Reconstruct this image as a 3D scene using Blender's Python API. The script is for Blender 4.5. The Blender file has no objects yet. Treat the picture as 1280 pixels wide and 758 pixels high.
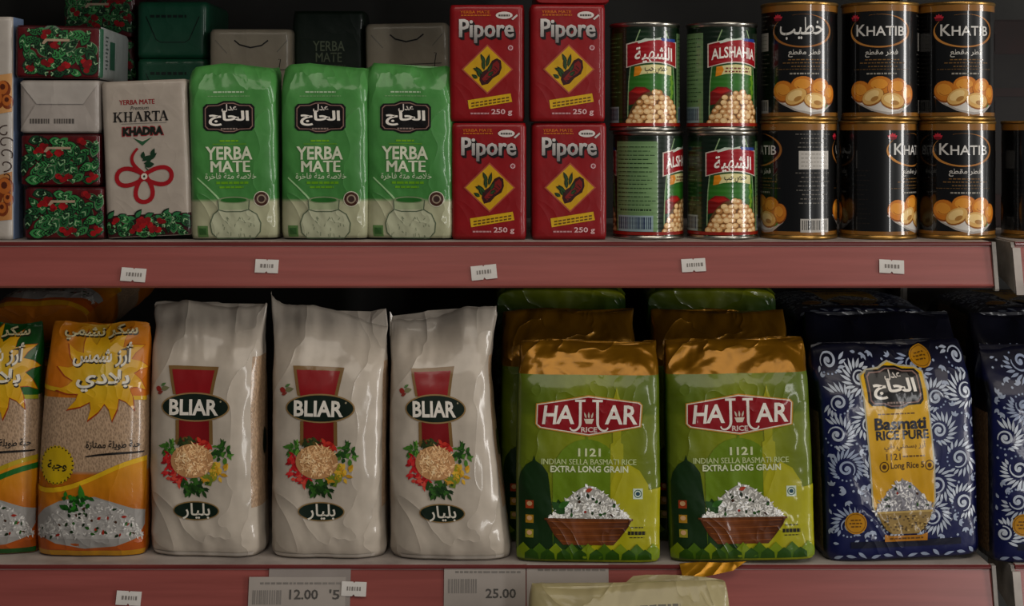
import bpy, bmesh, math, random
import numpy as np
from mathutils import Vector, Matrix
from mathutils.geometry import tessellate_polygon

# ------------------------------------------------------------------ camera, world, lights, exposure
scn = bpy.context.scene
COL = scn.collection
EYE = 1.41          # camera height
DIST = 1.5          # camera to the front plane of the goods
F = 1800.0          # focal length in pixels of the 1280 px frame
HOR = 170.0         # image row of the horizon
cam_d = bpy.data.cameras.new('camera')
cam_d.sensor_width = 36.0
cam_d.lens = 36.0 * F / 1280.0
cam_d.shift_y = -(379.0 - HOR) / 1280.0
cam_d.clip_start = 0.05
cam = bpy.data.objects.new('camera', cam_d)
cam.location = (0, -DIST, EYE)
cam.rotation_euler = (math.pi / 2, 0, 0)
COL.objects.link(cam)
scn.camera = cam

world = bpy.data.worlds.new('shop_ambient')
scn.world = world
world.use_nodes = True
wb = world.node_tree.nodes['Background']
wb.inputs['Color'].default_value = (0.93, 0.96, 1.0, 1)
wb.inputs['Strength'].default_value = 0.05

def area(name, loc, target, sx, sy, power, color):
    d = bpy.data.lights.new(name, 'AREA')
    d.shape = 'RECTANGLE'; d.size = sx; d.size_y = sy; d.energy = power; d.color = color
    o = bpy.data.objects.new(name, d)
    o.location = loc
    o.rotation_euler = (Vector(target) - Vector(loc)).to_track_quat('-Z', 'Y').to_euler()
    COL.objects.link(o)
    return o
area('shop_doorway_light', (3.3, -1.35, 1.45), (0.1, 0.0, 1.25), 0.5, 2.3, 47, (1.0, 0.97, 0.93))
area('shop_window_light', (1.75, -3.3, 1.5), (0.1, 0.0, 1.2), 0.2, 2.3, 20, (1.0, 0.98, 0.95))
area('ceiling_lamp_light', (0.3, -1.45, 2.8), (0.0, 0.0, 1.2), 2.4, 1.0, 17, (1.0, 0.90, 0.78))

vs = scn.view_settings
vs.view_transform = 'Standard'
vs.look = 'None'
vs.gamma = 1.0
vs.use_curve_mapping = False
vs.exposure = 0.16

# ------------------------------------------------------------------ helpers
PX = 1.2            # pixels per millimetre on the front plane
def X(px, y=0.0): return (px - 640.0) / F * (DIST + y)
def Z(py, y=0.0): return EYE - (py - HOR) / F * (DIST + y)

def lin(h):
    """printed ink or film colour, linear; inks are deep and saturated, so the curve is steeper than plain sRGB"""
    if not isinstance(h, str): return tuple(h)
    return tuple(v ** 1.35 for v in lin0(h))

def lin0(h):
    h = h.lstrip('#')
    c = [int(h[i:i + 2], 16) / 255 for i in (0, 2, 4)]
    return tuple(v / 12.92 if v <= 0.04045 else ((v + 0.055) / 1.055) ** 2.4 for v in c)

def mix(a, b, t):
    a = np.array(lin(a)); b = np.array(lin(b))
    t = np.clip(np.asarray(t, float), 0, 1)[..., None]
    return a * (1 - t) + b * t

def sstep(a, b, x):
    t = np.clip((x - a) / (b - a), 0, 1)
    return t * t * (3 - 2 * t)

def empty(name, loc=(0, 0, 0), rot=(0, 0, 0)):
    o = bpy.data.objects.new(name, None)
    o.empty_display_size = 0.03
    o.location = loc; o.rotation_euler = rot
    COL.objects.link(o)
    return o

def tag(o, label, cat, group=None, kind=None):
    if label: o['label'] = label
    if cat: o['category'] = cat
    if group: o['group'] = group
    if kind: o['kind'] = kind
    return o

def link_mesh(name, me, mat, parent=None):
    o = bpy.data.objects.new(name, me)
    if mat is not None and not me.materials: me.materials.append(mat)
    o.parent = parent
    COL.objects.link(o)
    return o

def copy_tree(o, parent=None):
    c = o.copy()
    for k in ('label', 'group', 'category'):
        if parent is None and k in c: del c[k]
    COL.objects.link(c)
    c.parent = parent
    for ch in list(o.children):
        copy_tree(ch, c)
    return c

# ------------------------------------------------------------------ materials
def node_mat(name):
    m = bpy.data.materials.new(name)
    m.use_nodes = True
    nt = m.node_tree
    return m, nt, nt.nodes['Principled BSDF']

def printed(name, rough=0.4, coat=0.0, coat_rough=0.1, bump=0.0, bscale=60.0, metal=0.0, var=0.08, ribs=0.0, spec=0.3, bmid=2.0, wr=0.0, wscale=9.0):
    """film, card or tin coloured by the printed colour of each face, with slight uneven ink and fine relief"""
    m, nt, b = node_mat(name)
    N = nt.nodes; L = nt.links
    at = N.new('ShaderNodeAttribute'); at.attribute_name = 'Col'
    tc = N.new('ShaderNodeTexCoord')
    nz = N.new('ShaderNodeTexNoise'); nz.inputs['Scale'].default_value = 45; nz.inputs['Detail'].default_value = 4
    L.new(tc.outputs['Object'], nz.inputs['Vector'])
    mr = N.new('ShaderNodeMapRange')
    mr.inputs['From Min'].default_value = 0.3; mr.inputs['From Max'].default_value = 0.7
    mr.inputs['To Min'].default_value = 1 - var; mr.inputs['To Max'].default_value = 1 + var
    L.new(nz.outputs['Fac'], mr.inputs['Value'])
    mu = N.new('ShaderNodeVectorMath'); mu.operation = 'SCALE'
    L.new(at.outputs['Color'], mu.inputs[0]); L.new(mr.outputs['Result'], mu.inputs['Scale'])
    L.new(mu.outputs['Vector'], b.inputs['Base Color'])
    b.inputs['Roughness'].default_value = rough
    b.inputs['Metallic'].default_value = metal
    b.inputs['Coat Weight'].default_value = coat
    b.inputs['Coat Roughness'].default_value = coat_rough
    b.inputs['Specular IOR Level'].default_value = spec
    last = None
    if bump > 0:
        n2 = N.new('ShaderNodeTexNoise'); n2.inputs['Scale'].default_value = bscale
        n2.inputs['Detail'].default_value = bmid; n2.inputs['Distortion'].default_value = 0.8
        L.new(tc.outputs['Object'], n2.inputs['Vector'])
        bp = N.new('ShaderNodeBump'); bp.inputs['Strength'].default_value = bump; bp.inputs['Distance'].default_value = 0.004
        L.new(n2.outputs['Fac'], bp.inputs['Height'])
        last = bp
    if wr > 0:
        mp = N.new('ShaderNodeMapping'); mp.inputs['Scale'].default_value = (1, 1, 0.7)
        L.new(tc.outputs['Object'], mp.inputs['Vector'])
        n3 = N.new('ShaderNodeTexNoise'); n3.inputs['Scale'].default_value = wscale
        n3.inputs['Detail'].default_value = 2.5; n3.inputs['Roughness'].default_value = 0.55; n3.inputs['Distortion'].default_value = 0.5
        L.new(mp.outputs['Vector'], n3.inputs['Vector'])
        sb_ = N.new('ShaderNodeMath'); sb_.operation = 'SUBTRACT'; sb_.inputs[1].default_value = 0.5
        L.new(n3.outputs['Fac'], sb_.inputs[0])
        ab = N.new('ShaderNodeMath'); ab.operation = 'ABSOLUTE'; L.new(sb_.outputs[0], ab.inputs[0])
        pw = N.new('ShaderNodeMath'); pw.operation = 'POWER'; pw.inputs[1].default_value = 0.7; L.new(ab.outputs[0], pw.inputs[0])
        bp3 = N.new('ShaderNodeBump'); bp3.inputs['Strength'].default_value = wr; bp3.inputs['Distance'].default_value = 0.02
        bp3.invert = True
        L.new(pw.outputs[0], bp3.inputs['Height'])
        if last: L.new(last.outputs['Normal'], bp3.inputs['Normal'])
        last = bp3
    if ribs > 0:
        wv = N.new('ShaderNodeTexWave'); wv.bands_direction = 'Z'; wv.inputs['Scale'].default_value = 60
        L.new(tc.outputs['Object'], wv.inputs['Vector'])
        bp2 = N.new('ShaderNodeBump'); bp2.inputs['Strength'].default_value = ribs; bp2.inputs['Distance'].default_value = 0.001
        L.new(wv.outputs['Fac'], bp2.inputs['Height'])
        if last: L.new(last.outputs['Normal'], bp2.inputs['Normal'])
        last = bp2
    if last:
        L.new(last.outputs['Normal'], b.inputs['Normal'])
        L.new(last.outputs['Normal'], b.inputs['Coat Normal'])
    return m

def plain(name, c1, c2=None, rough=0.5, metal=0.0, scale=30.0, stretch=(1, 1, 1), bump=0.0, coat=0.0, lo=0.35, hi=0.65):
    m, nt, b = node_mat(name)
    N = nt.nodes; L = nt.links
    tc = N.new('ShaderNodeTexCoord')
    mp = N.new('ShaderNodeMapping'); mp.inputs['Scale'].default_value = stretch
    nz = N.new('ShaderNodeTexNoise'); nz.inputs['Scale'].default_value = scale; nz.inputs['Detail'].default_value = 6
    L.new(tc.outputs['Object'], mp.inputs['Vector']); L.new(mp.outputs['Vector'], nz.inputs['Vector'])
    cr = N.new('ShaderNodeValToRGB')
    cr.color_ramp.elements[0].position = lo; cr.color_ramp.elements[1].position = hi
    cr.color_ramp.elements[0].color = (*lin0(c1), 1); cr.color_ramp.elements[1].color = (*lin0(c2 or c1), 1)
    L.new(nz.outputs['Fac'], cr.inputs['Fac']); L.new(cr.outputs['Color'], b.inputs['Base Color'])
    b.inputs['Roughness'].default_value = rough; b.inputs['Metallic'].default_value = metal
    b.inputs['Coat Weight'].default_value = coat
    if bump:
        bp = N.new('ShaderNodeBump'); bp.inputs['Strength'].default_value = bump; bp.inputs['Distance'].default_value = 0.002
        L.new(nz.outputs['Fac'], bp.inputs['Height']); L.new(bp.outputs['Normal'], b.inputs['Normal'])
    return m

def rice_seen_through_film(name, c1, c2):
    m, nt, b = node_mat(name)
    N = nt.nodes; L = nt.links
    tc = N.new('ShaderNodeTexCoord')
    vo = N.new('ShaderNodeTexVoronoi'); vo.inputs['Scale'].default_value = 520
    mp = N.new('ShaderNodeMapping'); mp.inputs['Scale'].default_value = (1, 1, 0.6); mp.inputs['Rotation'].default_value = (0.3, 0.5, 0.2)
    L.new(tc.outputs['Object'], mp.inputs['Vector']); L.new(mp.outputs['Vector'], vo.inputs['Vector'])
    cr = N.new('ShaderNodeValToRGB')
    cr.color_ramp.elements[0].color = (*lin(c2), 1); cr.color_ramp.elements[1].color = (*lin(c1), 1)
    cr.color_ramp.elements[0].position = 0.15; cr.color_ramp.elements[1].position = 0.75
    L.new(vo.outputs['Distance'], cr.inputs['Fac'])
    L.new(cr.outputs['Color'], b.inputs['Base Color'])
    b.inputs['Roughness'].default_value = 0.45
    b.inputs['Coat Weight'].default_value = 0.7; b.inputs['Coat Roughness'].default_value = 0.15
    bp = N.new('ShaderNodeBump'); bp.inputs['Strength'].default_value = 0.35; bp.inputs['Distance'].default_value = 0.001
    L.new(vo.outputs['Distance'], bp.inputs['Height']); L.new(bp.outputs['Normal'], b.inputs['Normal'])
    return m

M_FILM = printed('glossy_printed_film', 0.42, 0.4, 0.10, 0.25, 34, wr=0.35, wscale=14)
M_FILM_SOFT = printed('satin_woven_film', 0.42, 0.6, 0.12, 0.20, 24, wr=0.4, wscale=10)
M_CARD = printed('wrapped_card', 0.45, 0.3, 0.10, 0.16, 40, wr=0.10, wscale=16)
M_PAPER = printed('matt_paper', 0.62, 0.0, 0.2, 0.12, 30)
M_TIN = printed('printed_tin', 0.34, 1.0, 0.04, 0.0, 40)
M_TIN_RIB = printed('ribbed_printed_tin', 0.34, 0.9, 0.05, 0.0, 40, ribs=0.25)
M_FOIL = printed('gold_foil', 0.28, 0.2, 0.08, 0.2, 30, metal=0.6, wr=0.6, wscale=16)
M_SACHET = printed('crinkled_foil_film', 0.42, 0.3, 0.10, 0.20, 26, bmid=3.0, wr=0.35, wscale=12)
M_STEEL = plain('rim_steel', '#b9b5ab', '#8d8a82', 0.28, 1.0, 80)
M_GOLDRIM = plain('rim_gold_lacquer', '#b08a4c', '#8f6c36', 0.30, 0.85, 60)
M_RICE = rice_seen_through_film('rice_behind_film', '#bfa68c', '#a18b73')
M_BROWNRICE = rice_seen_through_film('brown_rice_behind_film', '#8a7256', '#5c4a37')

# ------------------------------------------------------------------ printed artwork built from flat shapes
_text_cache = {}
def text_mesh(s, bold=0.0):
    k = (s, bold)
    if k not in _text_cache:
        c = bpy.data.curves.new('lettering_outline', 'FONT')
        c.body = s; c.size = 1.0; c.resolution_u = 2; c.offset = bold
        o = bpy.data.objects.new('lettering_outline', c)
        me = o.to_mesh()
        v = np.array([tuple(q.co)[:2] for q in me.vertices], float).reshape(-1, 2)
        f = [tuple(p.vertices) for p in me.polygons]
        o.to_mesh_clear()
        bpy.data.objects.remove(o); bpy.data.curves.remove(c)
        _text_cache[k] = (v, f)
    return _text_cache[k]

ARAB = {  # letter: isolated form, joins forward
    'ا': (0xFE8D, 0), 'أ': (0xFE83, 0), 'ب': (0xFE8F, 1), 'ة': (0xFE93, 0), 'ت': (0xFE95, 1), 'ج': (0xFE9D, 1),
    'ح': (0xFEA1, 1), 'خ': (0xFEA5, 1), 'د': (0xFEA9, 0), 'ر': (0xFEAD, 0), 'ز': (0xFEAF, 0), 'س': (0xFEB1, 1),
    'ش': (0xFEB5, 1), 'ص': (0xFEB9, 1), 'ط': (0xFEC1, 1), 'ع': (0xFEC9, 1), 'ف': (0xFED1, 1), 'ق': (0xFED5, 1),
    'ك': (0xFED9, 1), 'ل': (0xFEDD, 1), 'م': (0xFEE1, 1), 'ن': (0xFEE5, 1), 'ه': (0xFEE9, 1), 'و': (0xFEED, 0), 'ي': (0xFEF1, 1)}
def arabic(s):
    out = []
    i = 0
    prev = False
    while i < len(s):
        ch = s[i]
        if ch not in ARAB:
            out.append(ch); prev = False; i += 1; continue
        if ch == 'ل' and i + 1 < len(s) and s[i + 1] == 'ا':
            out.append(chr(0xFEFC if prev else 0xFEFB)); prev = False; i += 2; continue
        base, fwd = ARAB[ch]
        nxt = fwd and i + 1 < len(s) and s[i + 1] in ARAB
        if fwd:
            form = (3 if prev else 2) if nxt else (1 if prev else 0)
        else:
            form = 1 if prev else 0
        out.append(chr(base + form))
        prev = bool(nxt); i += 1
    return ''.join(reversed(out))

class Art:
    """flat printed shapes, given in photo pixels of one reference pack; stored in millimetres from its bottom centre"""
    def __init__(s, cx, base, lean=0.0, k=PX):
        s.cx = cx; s.base = base; s.lean = lean; s.k = k; s.parts = {}; s.cur = 'print'; s.off = 0.0; s.sfx = ''; s.sq = 1.0
    def part(s, name): s.cur = name + s.sfx; return s
    def tr(s, p):
        p = np.asarray(p, float).reshape(-1, 2)
        z = (s.base - p[:, 1])
        x = (p[:, 0] - s.cx) * s.sq - s.lean * z + s.off
        return np.stack([x / s.k, z / s.k], 1)
    def add(s, v, faces, col, layer):
        els = s.parts.setdefault(s.cur, [])
        els.append((s.tr(v), faces, col, layer + 0.13 * (len(els) % 6)))
    def poly(s, pts, col, layer=1):
        pts = [tuple(p) for p in pts]
        tris = tessellate_polygon([[Vector((p[0], p[1], 0)) for p in pts]])
        s.add(pts, tris, col, layer)
    def ell(s, cx, cy, rx, ry, col, layer=1, n=20, rot=0.0):
        a = np.linspace(0, 2 * math.pi, n, endpoint=False)
        x = rx * np.cos(a); y = ry * np.sin(a)
        c, q = math.cos(rot), math.sin(rot)
        s.add(np.stack([cx + c * x - q * y, cy + q * x + c * y], 1), [tuple(range(n))], col, layer)
    def rect(s, x0, y0, x1, y1, col, layer=1):
        s.add([(x0, y0), (x1, y0), (x1, y1), (x0, y1)], [(0, 1, 2, 3)], col, layer)
    def ribbon(s, pts, w, col, layer=1):
        p = np.asarray(pts, float); n = len(p)
        w = np.broadcast_to(np.asarray(w, float), (n,))
        t = np.gradient(p, axis=0); t /= np.maximum(np.linalg.norm(t, axis=1, keepdims=True), 1e-6)
        nn = np.stack([-t[:, 1], t[:, 0]], 1) * (w / 2)[:, None]
        s.add(np.concatenate([p + nn, p - nn]), [(i, i + 1, n + i + 1, n + i) for i in range(n - 1)], col, layer)
    def ring(s, cx, cy, rx, ry, w, col, layer=1, a0=0.0, a1=2 * math.pi, n=36):
        a = np.linspace(a0, a1, n)
        s.ribbon(np.stack([cx + rx * np.cos(a), cy + ry * np.sin(a)], 1), w, col, layer)
    def leaf(s, x, y, L, W, ang, col, layer=1, n=5):
        t = np.linspace(0, 1, n + 2)
        h = W / 2 * np.sin(np.pi * t ** 0.8)
        up = np.stack([t * L, h], 1); dn = np.stack([t * L, -h], 1)[1:-1][::-1]
        q = np.concatenate([up, dn])
        c, si = math.cos(ang), math.sin(ang)
        s.add(np.stack([x + c * q[:, 0] - si * q[:, 1], y + si * q[:, 0] + c * q[:, 1]], 1), [tuple(range(len(q)))], col, layer)
    def text(s, txt, x0, y0, x1, y1, col, layer=2, bold=0.0, arch=0.0, slant=0.0):
        """letters fitted to the pixel box; arch lifts the middle, slant tilts right"""
        if 'M' in txt and bold > 0:
            q = bold * (y1 - y0)
            for dx in (-q, q): s.text(txt, x0 + q + dx, y0, x1 - q + dx, y1, col, layer, 0.0, arch, slant)
            return
        v, f = text_mesh(txt, bold)
        if not len(v): return
        lo = v.min(0); hi = v.max(0)
        q = (v - lo) / (hi - lo)
        x = x0 + q[:, 0] * (x1 - x0)
        y = y1 + q[:, 1] * (y0 - y1)
        u = 2 * q[:, 0] - 1
        y = y - arch * (1 - u * u)
        x = x + slant * (y1 - y)
        s.add(np.stack([x, y], 1), f, col, layer)
    def dashes(s, x0, x1, y, h, col, layer=2, seed=0, a=2.0, b=6.0, gap=1.2):
        """a line of print too small to read"""
        r = random.Random(seed); x = x0
        while x < x1:
            w = min(r.uniform(a, b), x1 - x)
            s.rect(x, y - h / 2, x + w, y + h / 2, col, layer)
            x += w + gap
    def barcode(s, x0, y0, x1, y1, ink, paper, layer=2, seed=1, pad=2.0):
        s.rect(x0, y0, x1, y1, paper, layer)
        r = random.Random(seed); x = x0 + pad
        while x < x1 - pad:
            w = r.uniform(0.8, 2.0)
            s.rect(x, y0 + pad, min(x + w, x1 - pad), y1 - pad - 1, ink, layer + 1)
            x += w + r.uniform(0.8, 1.8)
    def build(s, parent, mapper, cs, ct, mat, base_off=0.22, step=0.11, only=None):
        for name, els in s.parts.items():
            if only and name not in only: continue
            bm = bmesh.new()
            fl = bm.faces.layers.int.new('el'); vl = bm.verts.layers.float.new('ly')
            for ei, (v, faces, col, layer) in enumerate(els):
                bv = []
                for p in v:
                    q = bm.verts.new((p[0], p[1], 0)); q[vl] = layer; bv.append(q)
                for f in faces:
                    try:
                        fc = bm.faces.new([bv[i] for i in f]); fc[fl] = ei
                    except ValueError:
                        pass
            xs = [v.co.x for v in bm.verts]; ys = [v.co.y for v in bm.verts]
            if not xs: bm.free(); continue
            for lines, ax, lo, hi in ((cs, 0, min(xs), max(xs)), (ct, 1, min(ys), max(ys))):
                no = (1, 0, 0) if ax == 0 else (0, 1, 0)
                for c in lines:
                    if lo < c < hi:
                        co = (c, 0, 0) if ax == 0 else (0, c, 0)
                        bmesh.ops.bisect_plane(bm, geom=bm.verts[:] + bm.edges[:] + bm.faces[:], plane_co=co, plane_no=no, dist=1e-5)
            name = name.split('#')[0]
            me = bpy.data.meshes.new(name)
            P2 = np.array([(v.co.x, v.co.y, v[vl]) for v in bm.verts])
            P3 = mapper(P2[:, 0], P2[:, 1], base_off + step * P2[:, 2])
            for v, q in zip(bm.verts, P3): v.co = q
            fel = [f[fl] for f in bm.faces]
            vidx = []
            bm.verts.index_update()
            lens = []
            for f in bm.faces:
                ids = [v.index for v in f.verts]; vidx += ids; lens.append(len(ids))
            bm.to_mesh(me); bm.free()
            lel = np.repeat(np.array(fel), lens)
            vidx = np.array(vidx)
            cols = np.ones((len(vidx), 4), np.float32)
            for ei, (_, _, col, _) in enumerate(els):
                mk = lel == ei
                if not mk.any(): continue
                if callable(col):
                    q = P2[vidx[mk]]
                    cols[mk, :3] = col(q[:, 0] * s.k + s.cx, s.base - q[:, 1] * s.k)
                else:
                    cols[mk, :3] = lin(col)
            ca = me.color_attributes.new('Col', 'FLOAT_COLOR', 'CORNER')
            ca.data.foreach_set('color', cols.ravel())
            me.polygons.foreach_set('use_smooth', np.ones(len(me.polygons), bool))
            link_mesh(name, me, mat, parent)

# ------------------------------------------------------------------ packs: a lofted wrapper with rounded section
def crease(x, y, seed, scale, n=5, sharp=3.0):
    r = np.random.RandomState(seed)
    out = 0.0
    for _ in range(n):
        a = r.uniform(0, math.pi); k = r.uniform(0.6, 1.6) / scale
        ph = r.uniform(0, 6.28); wx, wy = r.uniform(-1, 1, 2) / scale
        wp = 1.1 * np.sin(wx * x + wy * y + r.uniform(0, 6.28))
        out = out + np.maximum(0, 1.05 - np.sqrt(np.sin(k * (x * np.cos(a) + y * np.sin(a)) + ph + wp) ** 2 + .012)) ** sharp
    return out / n - 0.25
def facet(x, y, seed, scale, n=4):
    """crisp ridges between flat planes, as in crumpled foil"""
    r = np.random.RandomState(seed + 31)
    out = 0.0
    for _ in range(n):
        a = r.uniform(0, math.pi); k = r.uniform(0.6, 1.5) / scale
        wp = 0.9 * np.sin((x * r.uniform(-1, 1) + y * r.uniform(-1, 1)) / scale * .7 + r.uniform(0, 6.28))
        tri = np.arcsin(np.sin(k * (x * np.cos(a) + y * np.sin(a)) + r.uniform(0, 6.28) + wp)) * 2 / math.pi
        out = out + np.sqrt(tri * tri + .006)
    return out / n - .5
def swell(x, y, seed, scale, n=5):
    r = np.random.RandomState(seed + 77)
    out = 0.0
    for _ in range(n):
        a = r.uniform(0, 2 * math.pi); k = r.uniform(0.5, 1.5) / scale
        out = out + np.sin(k * (x * np.cos(a) + y * np.sin(a)) + r.uniform(0, 6.28))
    return out / n

class Pack:
    """s = millimetres round the wrapper from the front centre, t = millimetres up"""
    def __init__(s, W, D, H, p=4.0, w=((0, 1), (1, 1)), d=((0, 1), (1, 1)), cx=((0, 0), (1, 0)), cy=((0, 0), (1, 0)),
                 disp=None, zoff=None, ds=4.0, dt=4.0, smooth=6):
        s.W, s.D, s.H = W, D, H
        vv = np.linspace(0, 1, 401)
        def tab(k):
            k = np.array(k, float); q = np.interp(vv, k[:, 0], k[:, 1])
            if smooth:
                g = np.exp(-0.5 * (np.arange(-3 * smooth, 3 * smooth + 1) / smooth) ** 2); g /= g.sum()
                e = np.concatenate([2 * q[0] - q[1:3 * smooth + 1][::-1], q, 2 * q[-1] - q[-3 * smooth - 1:-1][::-1]])
                q = np.convolve(e, g, 'valid')
            return q
        s.vv = vv; s.tw, s.td, s.tx, s.ty = tab(w), tab(d), tab(cx), tab(cy)
        th = np.linspace(-math.pi, math.pi, 4001)       # 0 is the front centre
        sn, cs = np.sin(th), np.cos(th)
        xx = np.sign(sn) * np.abs(sn) ** (2 / p); yy = np.sign(cs) * np.abs(cs) ** (2 / p)
        seg = np.hypot(np.diff(xx * W / 2), np.diff(yy * D / 2))
        arc = np.concatenate([[0], np.cumsum(seg)]); s.Lp = arc[-1]; arc -= s.Lp / 2
        s.arc, s.ux, s.uy = arc, xx, yy
        s.disp, s.zoff = disp, zoff
        n = max(24, int(round(s.Lp / ds / 2)) * 2); s.n = n
        s.S = (np.arange(n) - n // 2) * (s.Lp / n)
        m = max(4, int(round(H / dt))); s.T = np.linspace(0, H, m + 1)
    def raw(s, a, t):
        a = np.asarray(a, float); t = np.asarray(t, float)
        aw = (a + s.Lp / 2) % s.Lp - s.Lp / 2
        v = np.clip(t / s.H, 0, 1)
        ux = np.interp(aw, s.arc, s.ux); uy = np.interp(aw, s.arc, s.uy)
        w = np.interp(v, s.vv, s.tw) * s.W / 2; d = np.interp(v, s.vv, s.td) * s.D / 2
        x = ux * w; y = -uy * d
        if s.disp is not None:
            q = s.disp(aw, t, v)
            x = x + q * ux * np.abs(ux) ** 3 * 0.6; y = y - q * uy * np.minimum(1, d / 6.0)
        x = x + np.interp(v, s.vv, s.tx); y = y + np.interp(v, s.vv, s.ty)
        z = t.copy() + np.zeros_like(x)
        if s.zoff is not None: z = z + s.zoff(aw, t, v)
        return np.stack([x, y, z], -1)
    def map(s, a, t, off):
        e = 0.6
        p = s.raw(a, t)
        du = s.raw(a + e, t) - s.raw(a - e, t)
        t0 = np.clip(t - e, 0, s.H); t1 = np.clip(t + e, 0, s.H)
        dv = s.raw(a, t1) - s.raw(a, t0)
        n = np.cross(du, dv); n /= np.maximum(np.linalg.norm(n, axis=-1, keepdims=True), 1e-9)
        return (p + n * np.asarray(off)[..., None]) * 0.001
    def body(s, parent, zones):
        """zones: (name, mask(S,T) or None, colour(S,T) or hex, material); the first matching zone takes a face"""
        n, m = s.n, len(s.T)
        AA, TT = np.meshgrid(s.S, s.T)
        V = (s.raw(AA, TT) * 0.001).reshape(-1, 3)
        st = s.Lp / n
        jj, ii = np.meshgrid(np.arange(m - 1), np.arange(n), indexing='ij')
        jj = jj.ravel(); ii = ii.ravel(); i2 = (ii + 1) % n
        Q = np.stack([jj * n + ii, jj * n + i2, (jj + 1) * n + i2, (jj + 1) * n + ii], 1)
        ac = s.S[ii] + st / 2; tc = (s.T[jj] + s.T[jj + 1]) / 2
        free = np.ones(len(Q), bool)
        for zi, (name, mask, col, mat) in enumerate(zones):
            mk = free & (mask(ac, tc) if mask is not None else True)
            free &= ~mk
            faces = [tuple(q) for q in Q[mk]]
            last = zi == len(zones) - 1
            if last: faces.append(tuple(range(n - 1, -1, -1)))
            nlo = len(faces)
            top_here = bool(mk[-(n // 2)]) if not last or mk[-(n // 2)] else False
            if top_here: faces.append(tuple((m - 1) * n + i for i in range(n)))
            used = sorted({i for f in faces for i in f}); rm = {u: k for k, u in enumerate(used)}
            me = bpy.data.meshes.new(name)
            me.from_pydata([V[u] for u in used], [], [[rm[i] for i in f] for f in faces])
            ids = np.array([i for f in faces for i in f])
            if callable(col):
                a_l = s.S[ids % n]; t_l = s.T[ids // n]
                c = np.asarray(col(a_l, t_l))
            else:
                c = np.tile(lin(col), (len(ids), 1))
            cc = np.ones((len(ids), 4), np.float32); cc[:, :3] = c
            ca = me.color_attributes.new('Col', 'FLOAT_COLOR', 'CORNER'); ca.data.foreach_set('color', cc.ravel())
            sm = np.ones(len(me.polygons), bool)
            for k, f in enumerate(faces):
                if len(f) > 4: sm[k] = False
            me.polygons.foreach_set('use_smooth', sm)
            link_mesh(name, me, mat, parent)
    def cuts(s): return s.S, s.T

def dress(pk, art, root, mat, **kw):
    art.build(root, pk.map, pk.S, pk.T, mat, **kw)

def settle(root, z):
    """raise or lower a pack so that its lowest point just rests on height z"""
    R3 = np.array(root.rotation_euler.to_matrix())
    lo = 1e9
    for c in root.children:
        if c.type != 'MESH' or not c.data.vertices: continue
        v = np.empty(len(c.data.vertices) * 3, np.float32); c.data.vertices.foreach_get('co', v)
        lo = min(lo, float((v.reshape(-1, 3) @ R3.T)[:, 2].min()))
    root.location.z = z + 0.0002 - lo

def put(root, px, z, y, depth, yaw=0.0, roll=0.0, pitch=0.0, settle_it=True):
    """stand a pack so that its front centre is at column px, front plane y"""
    root.location = (X(px, y), y + depth / 2 * 0.001, z)
    root.rotation_euler = (math.radians(pitch), math.radians(roll), math.radians(yaw))
    if settle_it: settle(root, z)
    return root

def box_mesh(name, x0, x1, y0, y1, z0, z1, mat, parent, bev=0.0):
    bm = bmesh.new()
    bmesh.ops.create_cube(bm, size=1.0)
    for v in bm.verts:
        v.co = ((x0 + x1) / 2 + v.co.x * (x1 - x0), (y0 + y1) / 2 + v.co.y * (y1 - y0), (z0 + z1) / 2 + v.co.z * (z1 - z0))
    if bev: bmesh.ops.bevel(bm, geom=bm.edges[:], offset=bev, segments=2, affect='EDGES')
    me = bpy.data.meshes.new(name); bm.to_mesh(me); bm.free()
    return link_mesh(name, me, mat, parent)

def extrude_profile(name, prof, x0, x1, mat, parent, smooth=False):
    """prof: closed outline in (y, z), swept along x"""
    n = len(prof)
    V = [(x0, y, z) for y, z in prof] + [(x1, y, z) for y, z in prof]
    Fc = [(i, (i + 1) % n, n + (i + 1) % n, n + i) for i in range(n)] + [tuple(range(n - 1, -1, -1)), tuple(range(n, 2 * n))]
    me = bpy.data.meshes.new(name); me.from_pydata(V, [], Fc)
    bm = bmesh.new(); bm.from_mesh(me); bmesh.ops.recalc_face_normals(bm, faces=bm.faces[:]); bm.to_mesh(me); bm.free()
    return link_mesh(name, me, mat, parent)

# ------------------------------------------------------------------ shelving
ZU = 1.3015         # upper shelf top
ZL = 0.9695         # lower shelf top
ZT = 1.675          # shelf above the picture
ZB = 0.585          # deck below the picture
M_RAIL = plain('dusty_red_rail_paint', '#83423c', '#914b45', 0.30, 0.0, 9.0, (0.6, 4, 14), 0.06, 0.0)
M_RAIL2 = plain('dark_red_rail_bead', '#5a1a1a', '#6c2826', 0.4, 0.0, 14.0, (0.5, 4, 8), 0.03, 0.2)
M_SHELF = plain('worn_cream_shelf_paint', '#b3aaa2', '#8f8680', 0.5, 0.0, 22.0, (1, 1, 1), 0.05)
M_BACK = plain('grey_back_panel', '#34332f', '#2b2a27', 0.6, 0.0, 14.0)
M_POST = plain('grey_post_paint', '#8b857d', '#6f6a64', 0.45, 0.2, 24.0)
M_BRACK = plain('chipped_bracket_paint', '#97918a', '#6f6a64', 0.5, 0.0, 40.0, (1, 1, 1), 0.1)
M_FLOOR = plain('shop_floor_tile', '#77726c', '#6a655f', 0.5, 0.0, 6.0)

fl = box_mesh('floor', -4, 4, -4.5, 1.2, -0.05, 0.0, M_FLOOR, None); fl['kind'] = 'structure'
wl = box_mesh('wall_back', -4, 4, 0.55, 0.65, 0.0, 2.9, M_BACK, None); wl['kind'] = 'structure'

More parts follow.
